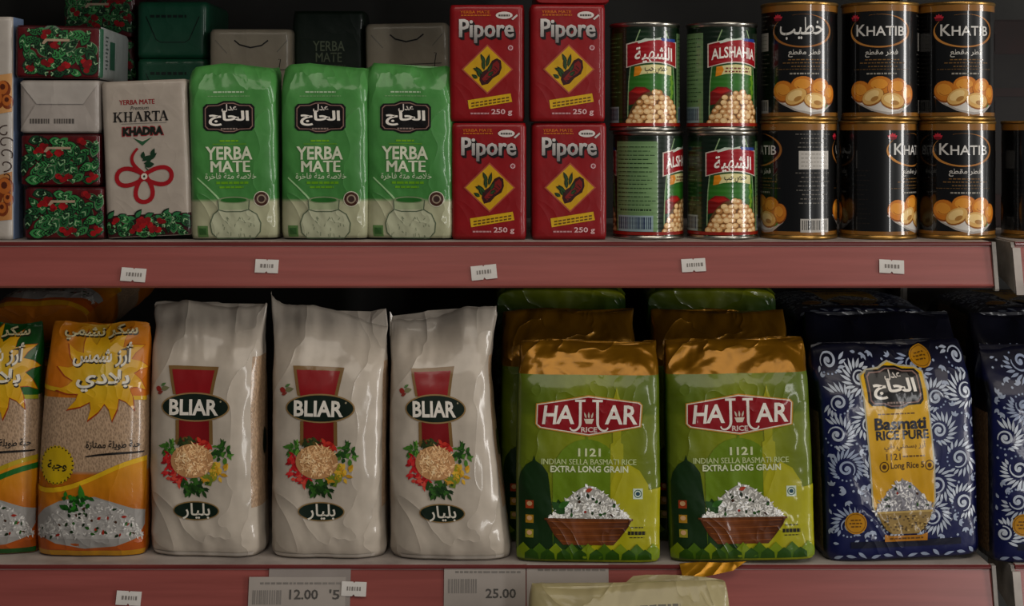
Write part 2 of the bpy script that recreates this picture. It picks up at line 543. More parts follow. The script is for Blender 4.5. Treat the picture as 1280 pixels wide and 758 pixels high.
def rail(name, zt, x0, x1, unit, ytop=-0.021, h=0.0455):
    """price rail: a bead on top and a face leaning forward at the foot"""
    yb = ytop - 0.010
    p = [(ytop + 0.006, zt - 0.0005), (ytop, zt - 0.0005), (ytop - 0.0012, zt - 0.0035), (ytop + 0.0006, zt - 0.0050),
         (yb + 0.0004, zt - h + 0.0025), (yb - 0.0010, zt - h + 0.001), (yb + 0.0015, zt - h - 0.0012), (yb + 0.014, zt - h), (yb + 0.014, zt - h + 0.003), (yb + 0.004, zt - h + 0.003)]
    r = extrude_profile(name, p, x0, x1, M_RAIL, unit)
    b = [(ytop - 0.0001, zt - 0.0004), (ytop - 0.0022, zt - 0.0016), (ytop - 0.0022, zt - 0.0034), (ytop - 0.0001, zt - 0.0040)]
    bo = extrude_profile('rail_bead', b, x0, x1, M_RAIL2, r)
    return r

def rail_cap(zt, x, unit, w=0.004, h=0.0475, name='rail_end_cap'):
    p = [(-0.016, zt - 0.0004), (-0.0235, zt - 0.0004), (-0.0345, zt - h), (-0.0335, zt - h - 0.002), (-0.018, zt - h - 0.001)]
    return extrude_profile(name, p, x - w / 2, x + w / 2, M_BRACK, unit)

XR = X(1238, -0.02)                    # right end of this bay
su = empty('shelf_unit', (-0.35, 0.2, 0))
tag(su, 'shop shelving bay with dusty red price rails and cream shelves, filling most of the view', 'shelving')
sn = empty('shelf_unit', (1.0, 0.2, 0))
tag(sn, 'neighbouring shop shelving bay cut off at the right edge beside the grey bracket', 'shelving')
XL = -1.2
XN0 = X(1268, -0.02); XN1 = 1.5
def in_world(o, root):
    o.parent = root; o.matrix_parent_inverse = Matrix.Translation(root.location).inverted(); return o
for root, x0, x1 in ((su, XL, XR), (sn, XN0, XN1)):
    for zt in (ZT, ZU, ZL, ZB):
        yf = -0.021 if zt != ZB else -0.26
        in_world(box_mesh('shelf_board', x0, x1, yf + 0.0005, 0.398, zt - 0.012, zt, M_SHELF, None, 0.0012), root)
        if zt != ZB:
            r = rail('price_rail', zt, x0, x1, None)
            in_world(r, root)
        else:
            in_world(box_mesh('kick_plate', x0, x1, yf + 0.02, yf + 0.03, 0.0, zt - 0.0125, M_RAIL, None), root)
    in_world(box_mesh('back_panel', x0, x1, 0.4, 0.412, 0.02, 2.1, M_BACK, None), root)
for zt in (ZT, ZU, ZL):
    in_world(rail_cap(zt, XR + 0.0022, None), su)
    # the neighbour's bracket: a plate facing left with a folded front lip
    pl = [(-0.020, zt - 0.001), (0.05, zt - 0.001), (0.05, zt - 0.03), (-0.012, zt - 0.046), (-0.033, zt - 0.052), (-0.026, zt - 0.012)]
    br = in_world(extrude_profile('shelf_bracket', pl, XN0 - 0.004, XN0 - 0.0005, M_BRACK, None), sn)
    lp = [(-0.026, zt - 0.006), (-0.0385, zt - 0.053), (-0.036, zt - 0.0535), (-0.0235, zt - 0.006)]
    q = extrude_profile('front_lip', lp, XN0 - 0.004, XN0 + 0.004, M_SHELF, None)
    in_world(q, sn)
in_world(box_mesh('post', XR + 0.008, XN0 - 0.008, 0.35, 0.40, 0.0, 2.1, M_POST, None, 0.002), su)

# ------------------------------------------------------------------ shared artwork pieces
def leafy(a, x0, y0, x1, y1, seed, n, lw=(13, 20), reds=8, edge=2.0, base='#4a0d14'):
    """dense print of veined green leaves and red fruit"""
    r = random.Random(seed)
    a.rect(x0, y0, x1, y1, base, 1)
    def inside(x, y): return x0 + edge < x < x1 - edge and y0 + edge < y < y1 - edge
    tries = 0; pts = []
    while len(pts) < n and tries < n * 80:
        tries += 1
        L = r.uniform(*lw); ang = r.uniform(0, 6.28)
        x, y = r.uniform(x0, x1), r.uniform(y0, y1)
        ex, ey = x + L * math.cos(ang), y + L * math.sin(ang)
        if not (inside(x, y) and inside(ex, ey)): continue
        mx, my = (x + ex) / 2, (y + ey) / 2
        if any((mx - p) ** 2 + (my - q) ** 2 < (L * 0.36) ** 2 for p, q in pts): continue
        pts.append((mx, my))
        W = L * r.uniform(0.46, 0.6); ly = 2 + 3 * (len(pts) % 3)
        a.leaf(x, y, L, W, ang, r.choice(['#5f7a5c', '#0d2414', '#0d2414', '#0d2414', '#7d8e74']), ly, 6)
        c, s_ = math.cos(ang), math.sin(ang)
        a.leaf(x + 0.05 * L * c, y + 0.05 * L * s_, L * 0.9, W * 0.84, ang, r.choice(['#3a7e4c', '#2c6a40', '#4a9058', '#225636']), ly + 1, 6)
        for k in (0.25, 0.42, 0.58, 0.74):
            for sg in (-1, 1):
                vx, vy = x + k * L * c, y + k * L * s_
                an2 = ang + sg * 0.7
                l2 = W * 0.36
                a.ribbon([(vx, vy), (vx + l2 * math.cos(an2), vy + l2 * math.sin(an2))], 1.1, '#0b2614' if (int(k * 10) + len(pts)) % 4 else '#9db894', ly + 2)
    for _ in range(reds):
        x, y = r.uniform(x0 + 7, x1 - 7), r.uniform(y0 + 6, y1 - 6)
        for k in range(4):
            q = r.uniform(2.6, 4.4)
            a.ell(min(max(x + r.uniform(-5, 5), x0 + 5), x1 - 5), min(max(y + r.uniform(-4, 4), y0 + 5), y1 - 5), q, q * .9, r.choice(['#96101c', '#860c18', '#a81822']), 11, 9)

def badge(a, cx, cy, w, h, name='brand_badge', k=1.0):
    """dark plaque with pointed top and bottom and white lettering"""
    def pl(g):
        W, H = w / 2 - g, h / 2 - g
        return [(cx - W, cy - H * .62), (cx - W * .88, cy - H * .82), (cx - W * .45, cy - H * .84), (cx - W * .2, cy - H), (cx + W * .2, cy - H), (cx + W * .45, cy - H * .84),
                (cx + W * .88, cy - H * .82), (cx + W, cy - H * .62), (cx + W, cy + H * .62), (cx + W * .88, cy + H * .82), (cx + W * .45, cy + H * .84), (cx + W * .2, cy + H),
                (cx - W * .2, cy + H), (cx - W * .45, cy + H * .84), (cx - W * .88, cy + H * .82), (cx - W, cy + H * .62)]
    a.part(name)
    a.poly(pl(0), '#16110f', 3); a.poly(pl(h * 0.055), '#9c8078', 4); a.poly(pl(h * 0.085), '#2a1613', 5); a.poly(pl(h * 0.12), '#120e0d', 6)
    a.part('badge_lettering')
    a.text(arabic('الحاج'), cx - w * .39, cy - h * .20, cx + w * .39, cy + h * .26, '#e9e4dc', 8, 0.035)
    a.text(arabic('عدل'), cx - w * .14, cy - h * .40, cx + w * .16, cy - h * .15, '#d9d2ca', 8, 0.02)
    a.dashes(cx - w * .16, cx + w * .16, cy + h * .35, h * .045, '#a09088', 8, 3, 2, 4, .8)

def rice_heap(a, cx, top, w, h, seed, n=150, cols=('#fbf9f4', '#f0eee8', '#e2e0da', '#ffffff', '#cfcdc8'), specks=14, base='#b4b2ac', layer=3, size=(4.0, 6.2), peak=1.6):
    r = random.Random(seed)
    def hh(u): return h * (1 - abs(u) ** peak)
    us = np.linspace(-1, 1, 25)
    a.poly([(cx + u * w / 2, top + h - hh(u)) for u in us] + [(cx + w / 2 * .96, top + h + 1), (cx - w / 2 * .96, top + h + 1)], base, layer)
    for i in range(n):
        u = r.uniform(-.96, .96); q = r.uniform(0.02, 0.97)
        a.leaf(cx + u * w / 2, top + h - hh(u) * q, r.uniform(*size), r.uniform(1.5, 2.3), r.uniform(0, 6.28), r.choice(cols), layer + 1 + (i % 3), 2)
    for i in range(specks):
        u = r.uniform(-.85, .85); q = r.uniform(0.08, 0.85)
        a.leaf(cx + u * w / 2, top + h - hh(u) * q, r.uniform(3.5, 7), r.uniform(2, 4), r.uniform(0, 6.28), r.choice(['#2c4a22', '#3c6a2c', '#243a1e', '#a8361c', '#5a3a20']), layer + 4, 3)

def thin(rim_r, prof, n, mat, name, parent, col=None):
    """revolved wall: prof = (radius, z) in mm"""
    V = []; Fc = []
    for rr, z in prof:
        for i in range(n):
            t = 2 * math.pi * i / n
            V.append((rr * math.sin(t) * .001, -rr * math.cos(t) * .001, z * .001))
    for j in range(len(prof) - 1):
        for i in range(n):
            k = (i + 1) % n
            Fc.append((j * n + i, j * n + k, (j + 1) * n + k, (j + 1) * n + i))
    me = bpy.data.meshes.new(name); me.from_pydata(V, [], Fc)
    if col is not None:
        cc = np.ones((len(me.loops), 4), np.float32); cc[:, :3] = lin(col)
        ca = me.color_attributes.new('Col', 'FLOAT_COLOR', 'CORNER'); ca.data.foreach_set('color', cc.ravel())
    me.polygons.foreach_set('use_smooth', np.ones(len(me.polygons), bool))
    return link_mesh(name, me, mat, parent)

def make_can(name, R, H, colour, art, mat, rim_mat, band):
    root = empty(name)
    b0, b1 = 5.0, H - 5.0
    thin(R, [(R, b0), (R, b0 + band), (R, b1 - band), (R, b1)], 120, mat, 'can_wall', root, colour)
    thin(R, [(0, 2), (R - 6, 2), (R - 3, 0), (R + .1, 0), (R + .9, .8), (R + .9, 2.6), (R + .1, 3.6), (R - .6, b0)], 120, rim_mat, 'bottom_rim', root)
    thin(R, [(R - .6, b1), (R + .1, H - 3.6), (R + .9, H - 2.6), (R + .9, H - .8), (R + .1, H), (R - 1.2, H), (R - 2.0, H - 3)], 120, rim_mat, 'top_rim', root)
    thin(R, [(R - 2.0, H - 3), (R - 9, H - 3), (R - 10, H - 2.2), (R * .45, H - 2.2), (R * .4, H - 2.8), (0, H - 2.8)], 120, M_STEEL, 'lid', root)
    st = R * math.radians(3)
    S = (np.arange(200) - 70) * st
    def mp(s, t, off):
        a = s / R; rr = R + off
        return np.stack([rr * np.sin(a), -rr * np.cos(a), t], -1) * .001
    art.build(root, mp, S, [], mat, 0.12, 0.05)
    return root

def put_can(o, px, z, R, yaw, y=0.0, label=None, cat='can', group=None):
    yc = y + R * .001
    o.location = (X(px, yc), yc, z)
    o.rotation_euler = (0, 0, math.radians(yaw))
    tag(o, label, cat, group)

# ================================================================== UPPER SHELF
# ------------------------------------------------------------------ black mushroom tins
RK, HK = 40.0, 124.2
def khatib_art():
    a = Art(1195, 298)
    k = PX
    circ = 2 * math.pi * RK * k                   # px round the tin
    a.part('gold_band')
    for bi, (y0, y1) in enumerate(((152.5, 161), (288, 292.5))):
        a.part('gold_band#%d' % bi)
        n = 30
        for i in range(n):
            a.rect(1195 - circ / 2 + i * circ / n, y0, 1195 - circ / 2 + (i + 1) * circ / n, y1, '#9a7238', 1)
    def face(off, word, ar):
        a.off = off; a.sfx = '#b' if ar else ''
        a.part('red_flower')
        for an in (-2.6, -2.1, -1.57, -1.05, -0.55):
            a.leaf(1158, 171.5, 7.5, 4.2, an, '#cf4456', 3, 3)
        a.ell(1158, 171, 5.5, 2, '#8c1c30', 4, 10)
        a.part('gold_oval')
        t = np.linspace(math.radians(-110), math.radians(215), 60)
        wd = 0.6 + 2.6 * np.abs(np.cos(t)) ** 2 + 1.2 * (np.sin(t) > 0) * np.sin(t)
        wd = wd * np.clip(np.minimum(np.arange(60), 59 - np.arange(60)) / 10, .2, 1)
        a.ribbon(np.stack([1190 + 38.5 * np.cos(t), 185.5 + 20.5 * np.sin(t)], 1), wd, lambda x, y: mix('#d09c58', '#a87840', (x - 1150) / 80), 2)
        a.part('brand_lettering')
        if ar:
            a.text(arabic('خطيب'), 1161, 169, 1217, 197, '#d8d6d2', 4, 0.01)
        else:
            a.text('K', 1160, 177.5, 1173, 192, '#dcdad6', 4, 0.012)
            a.text('HATIB', 1174, 180, 1222, 192, '#dcdad6', 4, 0.012)
        a.part('small_print')
        a.text(arabic('فطر مقطع'), 1172, 209, 1213, 219, '#cfccc6', 3, 0.012)
        for i, (y, x0, x1) in enumerate(((222, 1172, 1215), (226, 1165, 1222), (230.5, 1176, 1212), (234, 1156, 1228))):
            a.dashes(x0, x1, y, 1.3 if i < 3 else .7, '#8a6c40', 3, i + 5, 1.5, 5)
        a.dashes(1174, 1211, 239.5, 2.0, '#a9a49a', 3, 9, 2, 5)
        a.part('mushroom_picture')
        a.poly([(1151, 268), (1162, 277), (1180, 286), (1200, 291), (1216, 289), (1232, 277), (1235, 268), (1220, 262), (1160, 262)], '#b8b2ac', 2)
        a.poly([(1155, 270), (1166, 277), (1184, 285), (1202, 288), (1214, 286), (1228, 276), (1222, 266), (1160, 264)], '#d8d4ce', 3)
        a.leaf(1212, 281, 17, 8, -.35, '#4f8a2c', 6, 4)
        r = random.Random(4)
        def mush(x, y, rx, ry, rot, pale, ly):
            a.ell(x, y, rx, ry, '#9c5f1e' if not pale else '#a8742c', ly, 18, rot)
            a.ell(x - .4, y - 1.0, rx * .93, ry * .9, '#cf8d34' if not pale else '#dcb878', ly + 1, 18, rot)
            a.ell(x - 1.5, y - 2.2, rx * .66, ry * .55, '#dfa54a' if not pale else '#ead09a', ly + 2, 14, rot)
            if not pale:
                a.ring(x, y - 1, rx * .5, ry * .4, .9, '#b87a2a', ly + 3, .3, 2.8, 9)
            else:
                a.ell(x + 2, y + 2, rx * .35, ry * .28, '#b98f50', ly + 3, 10, rot)
        for i, m in enumerate(((1166, 262, 15, 14, .2, 0), (1191, 255, 16, 12.5, 0, 0), (1213, 258, 14, 13, -.2, 0), (1227, 266, 9.5, 13, .1, 0), (1182, 269, 15, 10, -.5, 1), (1207, 274, 16, 10.5, .15, 1))):
            mush(*m, 3 + i)
    face(0, 'KHATIB', False)
    face(circ / 2 * .999, '', True)
    # information panel with a sticker and a bar code
    a.off = circ * .25; a.sfx = ''
    a.part('back_panel_print')
    for i in range(17):
        y = 166 + i * 5.4
        if 183 < y < 211 or y > 262: continue
        a.dashes(1172 + (i * 7) % 9, 1219 - (i * 5) % 11, y, 1.3, '#77736c', 2, i + 30, 2, 6)
    a.rect(1176, 187, 1217, 210, '#c4c0ba', 3)
    for i in range(4): a.dashes(1179, 1214, 191 + i * 5, .9, '#98948e', 4, i + 60, 2, 5)
    a.barcode(1178, 272, 1217, 289, '#2a2826', '#b8b4ae', 3, 8)
    a.off = -circ * .25
    a.part('side_panel_print')
    for i in range(12):
        a.dashes(1182 + (i * 3) % 7, 1206 - (i * 5) % 9, 212 + i * 6, .9, '#3c342a', 2, i + 90, 2, 5)
    a.off = 0
    return a
khat = make_can('tin_can', RK, HK, '#0c0a0a', khatib_art(), M_TIN, M_GOLDRIM, 1.0)
kh_list = [
    (998, 0, -160, 'black tin with bar code and white panel facing out, bottom row beside chickpea cans'),
    (1097, 0, 52, 'black mushroom tin turned so its name shows only in part, middle of bottom row'),
    (1195, 0, 0, 'black tin reading KHATIB in full, bottom row at the end of the red rail'),
    (1301, 0, 42, 'black and gold tin cut by the right picture edge, on the neighbouring shelf'),
    (999, 1, 180, 'black tin with white Arabic name in gold oval, top row'),
    (1100, 1, -9, 'black KHATIB tin in the middle of the top row, between two black tins'),
    (1194, 1, 3, 'black KHATIB tin at the right end of the top row'),
]
for i, (px, lv, yaw, lab) in enumerate(kh_list):
    o = khat if i == 0 else copy_tree(khat)
    if i == 0: yaw = -78
    put_can(o, px, ZU + 0.0003 + lv * (HK + .3) * .001, RK, yaw, 0.0, lab, 'tin can', 'black mushroom tins')

# ------------------------------------------------------------------ chickpea cans
RC, HC = 37.0, 113.4
def chick_art():
    a = Art(902, 160)
    circ = 2 * math.pi * RC * PX
    r = random.Random(11)
    def face(off, ar):
        a.sq = 1.16; a.off = off * 1.0; a.sfx = '#b' if ar else ''
        a.part('label_field')
        # lighter green oval field and its pale outline
        L = [(889, 33.5), (884, 48), (879, 70), (876, 100), (875, 130), (875, 157.5)]
        Rr = [(918, 33.5), (923, 48), (928, 70), (931, 100), (932, 130), (932, 157.5)]
        def fld(x, y):
            return mix(mix('#143d1e', '#1d4a22', (y - 34) / 30), '#4b8d34', np.clip(1 - np.abs(y - 103) / 22, 0, 1))
        for (l0, l1, r0, r1) in zip(L[:-1], L[1:], Rr[:-1], Rr[1:]):
            n = 6
            for i in range(n):
                f = lambda p, q, t: (p[0] + (q[0] - p[0]) * t, p[1] + (q[1] - p[1]) * t)
                a.add([f(l0, r0, i / n), f(l0, r0, (i + 1) / n), f(l1, r1, (i + 1) / n), f(l1, r1, i / n)], [(0, 1, 2, 3)], fld, 1)
        a.ribbon(L, 1.2, '#9fb58e', 2); a.ribbon(Rr, 1.2, '#9fb58e', 2)
        a.part('red_ribbon')
        top = lambda u: 51 - 4.5 * math.sin(math.pi * (u * .5 + .5)) - 1.2 * u
        bot = lambda u: 79.5 - 6.5 * math.cos(u * 1.55) + .5
        us = np.linspace(-1, 1, 13)
        a.poly([(904 + u * 31, top(u) - 1.2) for u in us] + [(904 + u * 31, bot(u) + 1.4) for u in us[::-1]], '#d8cfc4', 3)
        a.poly([(904 + u * 29.6, top(u)) for u in us] + [(904 + u * 29.6, bot(u)) for u in us[::-1]], '#a8142a', 4)
        a.poly([(912, 44), (932, 45), (932.5, 49), (913, 47.5)], '#31549c', 5)
        a.poly([(886, 49), (894, 44.5), (904, 45), (912, 43), (911, 46), (898, 47.5), (887, 51)], '#c9d2c6', 5)
        a.part('brand_lettering')
        if ar: a.text(arabic('الشهية'), 883, 56.5, 927, 78, '#f0ece6', 6, 0.02, 3.0)
        else: a.text('ALSHAHIA', 877.5, 58, 930.5, 72, '#efebe4', 6, 0.02, 3.5)
        a.part('cream_banner')
        a.poly([(883, 80), (893, 78), (904, 77), (916, 78), (926, 80), (926, 91), (916, 89), (904, 88), (893, 89), (882, 92)], '#d6cfa0', 3)
        a.poly([(883, 80), (889, 79), (891, 84), (888, 90.5), (882, 92)], '#dc9a24', 4)
        if ar: a.text(arabic('حمص حب'), 894, 80.5, 920, 88.5, '#3a3018', 5, .01)
        else:
            a.dashes(893, 921, 82, 2, '#8a4a2a', 5, 3, 2, 5); a.dashes(892, 922, 86, 2, '#8a4a2a', 5, 4, 2, 5)
        a.part('leaf_sprig')
        for i in range(5): a.leaf(924 + (i % 2) * 3, 122 - i * 6, 9, 4.5, -1.2 - .4 * (i % 2), '#7da33a', 3, 3)
        a.part('pepper_picture')
        a.poly([(876, 112), (884, 105), (894, 105.5), (900, 110), (897, 120), (886, 126), (876, 128)], '#8c1d16', 3)
        a.poly([(878, 111), (885, 107), (893, 107), (897, 110), (888, 114)], '#b4281c', 4)
        a.part('chickpea_picture')
        us = np.linspace(-1, 1, 15)
        hp = lambda u: 151 - 40 * (1 - abs(u) ** 2.6 * .85)
        a.poly([(905 + u * 31, hp(u)) for u in us] + [(935, 152), (875, 152)], '#7a5a34', 5)
        row = 0; y = 149.0
        while y > 112:
            x = 876 + (row % 2) * 3.2
            while x < 934:
                if y > hp((x - 905) / 31) + 1.5:
                    q = r.uniform(3.7, 5.0); xx = x + r.uniform(-1.5, 1.5); yy = y + r.uniform(-1.3, 1.3)
                    a.ell(xx, yy, q, q * .95, '#a87c48', 6, 10); a.ell(xx - .3, yy - .5, q * .84, q * .8, r.choice(['#dcb888', '#d0a878', '#e4c69a', '#c89a68']), 7, 10)
                    a.ell(xx - .7, yy - 1.1, q * .45, q * .4, '#ead2aa', 8, 8)
                x += 7.0
            y -= 6.0; row += 1
    face(0, False)
    face(circ / 2 * .999, True)
    a.sq = 1.0
    for sg in (-1, 1):
        a.sfx = '' if sg < 0 else '#b'
        a.off = sg * circ * .25
        a.part('information_panel')
        c = '#87a379' if sg < 0 else '#35552f'
        n = 5
        for i in range(n):
            a.rect(872 + i * 60 / n, 37, 872 + (i + 1) * 60 / n, 150, c, 1)
        ink = '#3c5a34' if sg < 0 else '#6d8a60'
        for i in range(15):
            a.dashes(876, 929 - (i * 7) % 13, 44 + i * 5.2, 1.2, ink, 2, i + 200, 2, 8, 1)
        a.dashes(880, 924, 123, 2.2, '#2c4424', 2, 222, 1.5, 4, 1)
        a.barcode(876, 130, 926, 150, '#3a4a6a', '#9fb0b4', 3, 12)
    a.off = 0; a.sfx = ''
    a.part('red_base_band')
    for i in range(30):
        a.rect(902 - circ / 2 + i * circ / 30, 150.5, 902 - circ / 2 + (i + 1) * circ / 30, 154.5, '#a5301c', 9)
    return a
chick = make_can('food_can', RC, HC, '#123218', chick_art(), M_TIN_RIB, M_STEEL, 1.0)
for i, (px, lv, yaw, lab) in enumerate([
    (810, 0, 62, 'green chickpea can with its pale text panel and bar code facing out, bottom row'),
    (903, 0, 180 + 7, 'green chickpea can with Arabic name on red ribbon, bottom row beside black tins'),
    (806, 1, 180 + 7, 'green chickpea can with Arabic name, top row beside the red packs'),
    (902, 1, 12, 'green chickpea can reading ALSHAHIA in Latin letters, top row'),
]):
    o = chick if i == 0 else copy_tree(chick)
    put_can(o, px, ZU + 0.0003 + lv * (HC + .3) * .001, RC, yaw, 0.0, lab, 'food can', 'chickpea cans')

# ------------------------------------------------------------------ red mate packs
def brick_disp(amp, seed, cr=0.6):
    def f(a, t, v):
        return amp * swell(a, t, seed, 22) + cr * crease(a, t, seed, 14) * (0.4 + 0.6 * sstep(.8, 1, np.abs(2 * v - 1)))
    return f
def red_pack_art():
    a = Art(609, 152)
    a.part('orange_heading')
    a.text('YERBA MATE', 576, 13.5, 613, 17, '#d08228', 2, .02); a.dashes(577, 614, 19.3, 1.6, '#c07824', 2, 3, 2, 5, .8)
    a.part('white_oval')
    a.ell(631, 19.3, 10.5, 4.6, '#d6cfca', 2); a.dashes(624, 638, 19.5, 2.4, '#6a6460', 3, 4, 2, 4, .7)
    a.part('brand_lettering')
    for dx in (0, 1.0, 2.0):
        a.text('Pipore', 575 + dx, 24.5 + dx, 644 + dx, 55 + dx, '#1a0808', 3, .035)
    for dx in (-.5, .5):
        a.text('Pipore', 575 + dx, 24, 643 + dx, 54, lambda x, y: mix('#d4d0cc', '#8f8987', (y - 24) / 28), 5, .012)
    a.poly([(640, 24), (647, 18), (648, 20), (642, 25.5)], '#c8c2be', 5)
    a.ell(639, 60, 3.8, 3.8, '#a86068', 2, 12); a.ring(639, 60, 2.6, 2.6, .7, '#e0c8c8', 3, n=12)
    a.part('yellow_diamond')
    a.poly([(610, 55.5), (642.5, 87), (610, 118), (577.5, 87)], '#b0604a', 2)
    a.poly([(610, 58), (640, 87), (610, 115.5), (580, 87)], '#c9a51c', 3)
    a.part('mate_picture')
    a.poly([(600, 100), (601, 92), (610, 86), (616, 76), (622, 73), (627, 76), (628, 85), (625, 93), (617, 98), (611, 105), (603, 107)], '#4a0f12', 4)
    a.poly([(603, 99), (611, 90), (617, 80), (622, 76), (625, 80), (625, 87), (621, 92), (613, 97), (607, 103)], '#8a2420', 5)
    for i in range(6): a.ribbon([(606 + i * 2.6, 101 - i * 3.6), (611 + i * 2.4, 101 - i * 2.8)], .9, '#3a0c0e', 6)
    for x, y, an, L in ((601, 97, -1.9, 13), (604, 93, -2.3, 13), (606, 88, -1.7, 15), (609, 84, -1.35, 17), (602, 90, -2.7, 11), (611, 90, -1.1, 12), (598, 98, -2.6, 9), (607, 79, -2.0, 13), (611, 95, -.7, 9)):
        a.leaf(x, y, L, 4.8, an, '#1f3a1a', 7, 4); a.leaf(x, y, L * .8, 2.2, an, '#3c5c28', 8, 3)
    a.part('yellow_banner')
    a.poly([(585.5, 125.5), (639, 117), (641, 127.5), (587, 136.5)], '#cfae1e', 2)
    for k in range(2):
        for i in range(9):
            x = 590 + i * 5.4; y = 128.6 - i * .86 + k * 3.6
            a.poly([(x, y), (x + 4, y - .65), (x + 4, y + 1.2), (x, y + 1.9)], '#7a5c14', 3)
    a.part('weight_print')
    a.dashes(589, 612, 142, 2.0, '#c49a9c', 2, 5, 2, 4, .7)
    a.text('250 g', 615, 136.5, 641, 145, '#d8b8b8', 2, .02)
    return a
pk = Pack(78, 50, 121.5, 14, w=((0, .975), (.02, 1), (.98, 1), (1, .975)), d=((0, .96), (.02, 1), (.98, 1), (1, .96)), disp=brick_disp(.35, 3, 1.1), ds=3.2, dt=4, smooth=2)
redp = empty('mate_pack')
pk.body(redp, [('wrapper', None, '#980d1e', M_CARD)])
def seal_flap(root, pk, col, mat):
    """folded end flap on top of a brick pack"""
    w, d, h = pk.W * .0005, pk.D * .0005, pk.H * .001
    me = bpy.data.meshes.new('end_flap')
    V = [(-w * .94, -d * .1, h + .0004), (w * .94, -d * .1, h + .0004), (w * .55, d * .75, h + .0004), (-w * .55, d * .75, h + .0004)]
    V += [(x, y, z + .0007) for x, y, z in V]
    me.from_pydata(V, [], [(0, 1, 2, 3)[::-1], (4, 5, 6, 7), (0, 1, 5, 4), (1, 2, 6, 5), (2, 3, 7, 6), (3, 0, 4, 7)])
    cc = np.ones((len(me.loops), 4), np.float32); cc[:, :3] = lin(col)
    ca = me.color_attributes.new('Col', 'FLOAT_COLOR', 'CORNER'); ca.data.foreach_set('color', cc.ravel())
    link_mesh('end_flap', me, mat, root)
seal_flap(redp, pk, '#a01024', M_CARD)
dress(pk, red_pack_art(), redp, M_CARD)
for i, (px, lv, yaw, y, lab) in enumerate([
    (611.5, 0, -1, .000, 'red Pipore mate pack, bottom of the stack beside the green bags'),
    (711, 0, 1.2, .000, 'red Pipore mate pack, bottom of the stack beside the chickpea cans'),
    (609, 1, -1.5, .000, 'red Pipore mate pack, top of the stack beside the green bags'),
    (709, 1, 2, -.004, 'red Pipore mate pack, top of the stack beside the chickpea cans'),
    (712, 2, 1, .09, 'dim red mate pack lying flat at the back, above the right red stack'),
]):
    o = redp if i == 0 else copy_tree(redp)
    tag(o, lab, 'tea pack', 'red mate packs')
    if lv < 2:
        put(o, px, ZU + .0002 + lv * .1232, y, 50, yaw)
    else:
        o.location = (X(px, .09), .062, ZU + 2 * .1232 + .0253 + .0008)
        o.rotation_euler = (math.radians(-90), 0, math.radians(1))
        o.location.y = .012
rp = [o for o in scn.objects if o.get('label', '').startswith('dim red')][0]

# ------------------------------------------------------------------ green mate bags
def yerba_art():
    a = Art(289, 302)
    a.part('small_print')
    a.dashes(266, 304, 119, 1.8, '#b9cdb0', 2, 2, 2, 5, .9); a.dashes(259, 311, 124, 1.0, '#8fb084', 2, 3, 2, 5, .9)
    badge(a, 285, 150.5, 64, 41)
    a.part('brand_lettering')
    a.dashes(273, 296, 180, 2.2, '#86b428', 2, 6, 3, 7, .8); a.rect(264, 183.5, 306, 184.5, '#79a93a', 2)
    a.text('YERBA', 255, 187, 313.5, 203.5, '#d9dcc8', 3, .025)
    a.text('MATE', 261, 205, 310.5, 219, '#d9dcc8', 3, .04)
    a.part('arabic_print')
    a.text(arabic('خلاصة متة فاخرة').replace('  ', ' '), 254, 220, 318, 230, '#c5d2b6', 3, .01)
    a.dashes(268, 308, 232.5, 3.0, '#79ad24', 2, 8, 4, 9, .9); a.dashes(272, 302, 238, 2.4, '#79ad24', 2, 9, 4, 9, .9)
    a.part('gourd_picture')
    a.ribbon([(244, 226), (256, 237), (268, 249), (279, 262)], [1.6, 1.8, 2.2, 2.6], '#a9c79c', 3)
    ln = '#6f7a64'
    body = [(270, 254), (271, 266), (264, 272), (260, 283), (262, 295), (268, 301.5), (316, 301.5), (322, 294), (323, 283), (318, 272), (308, 266), (309, 254)]
    a.poly(body, '#b9bba4', 3)
    a.ribbon(body, 1.4, ln, 5)
    a.poly([(270, 254), (309, 254), (308, 266), (271, 266)], '#a9b294', 4)
    a.ribbon([(270, 266), (280, 268.5), (299, 268.5), (309, 266)], 1.2, ln, 5)
    a.ell(289.5, 254, 19.5, 4.2, '#8d9a7a', 5); a.ell(289.5, 254.2, 16.5, 3.0, '#3a7a38', 6)
    r = random.Random(3)
    for i in range(26):
        x = r.uniform(266, 316); y = r.uniform(274, 299)
        a.ribbon([(x, y), (x + r.uniform(-3, 3), y + r.uniform(2, 5))], .7, '#8a927c', 5)
    a.part('round_seal')
    a.ell(324, 253, 9.8, 9.8, '#d4d2c0', 2); a.ell(324, 253, 8.8, 8.8, '#5c3a2c', 3); a.ell(324, 253, 5.6, 5.6, '#a89a88', 4); a.ell(324, 253, 4, 4, '#54403a', 5, 12)
    a.part('green_square')
    a.rect(244, 286, 257, 300, '#6a8a58', 2); a.rect(246, 289, 255, 297, '#4a7040', 3)
    return a
def yerba_bag(seed, cxt, top=0.0):
    W, D, H = 92, 56, 181
    def disp(a, t, v):
        k = sstep(.78, .98, v)
        return (1.0 * swell(a, t, seed, 26) + 1.5 * crease(a, t, seed, 17) * (.35 + .65 * k) + 6.5 * k * facet(a, t, seed + 5, 15) + 1.2 * facet(a, t, seed, 24))
    def zo(a, t, v):
        return sstep(.82, 1, v) * (2.5 * np.sin(a / 17 + seed) + 3.5 * crease(a, t * 0, seed + 9, 14) - 3 * (np.abs(a) > 40))
    return Pack(W, D, H, 7, w=((0, .97), (.03, 1), (.5, 1.0), (.85, 1.0), (.96, 1.0), (1, .97)), d=((0, .95), (.03, 1), (.7, 1.0), (.88, .95), (.96, .78), (1, .6)),
                cx=((0, 0), (.8, cxt * .4), (1, cxt)), cy=((0, 0), (.85, 0), (1, 5)), disp=disp, zoff=zo, ds=3.6, dt=3.8)
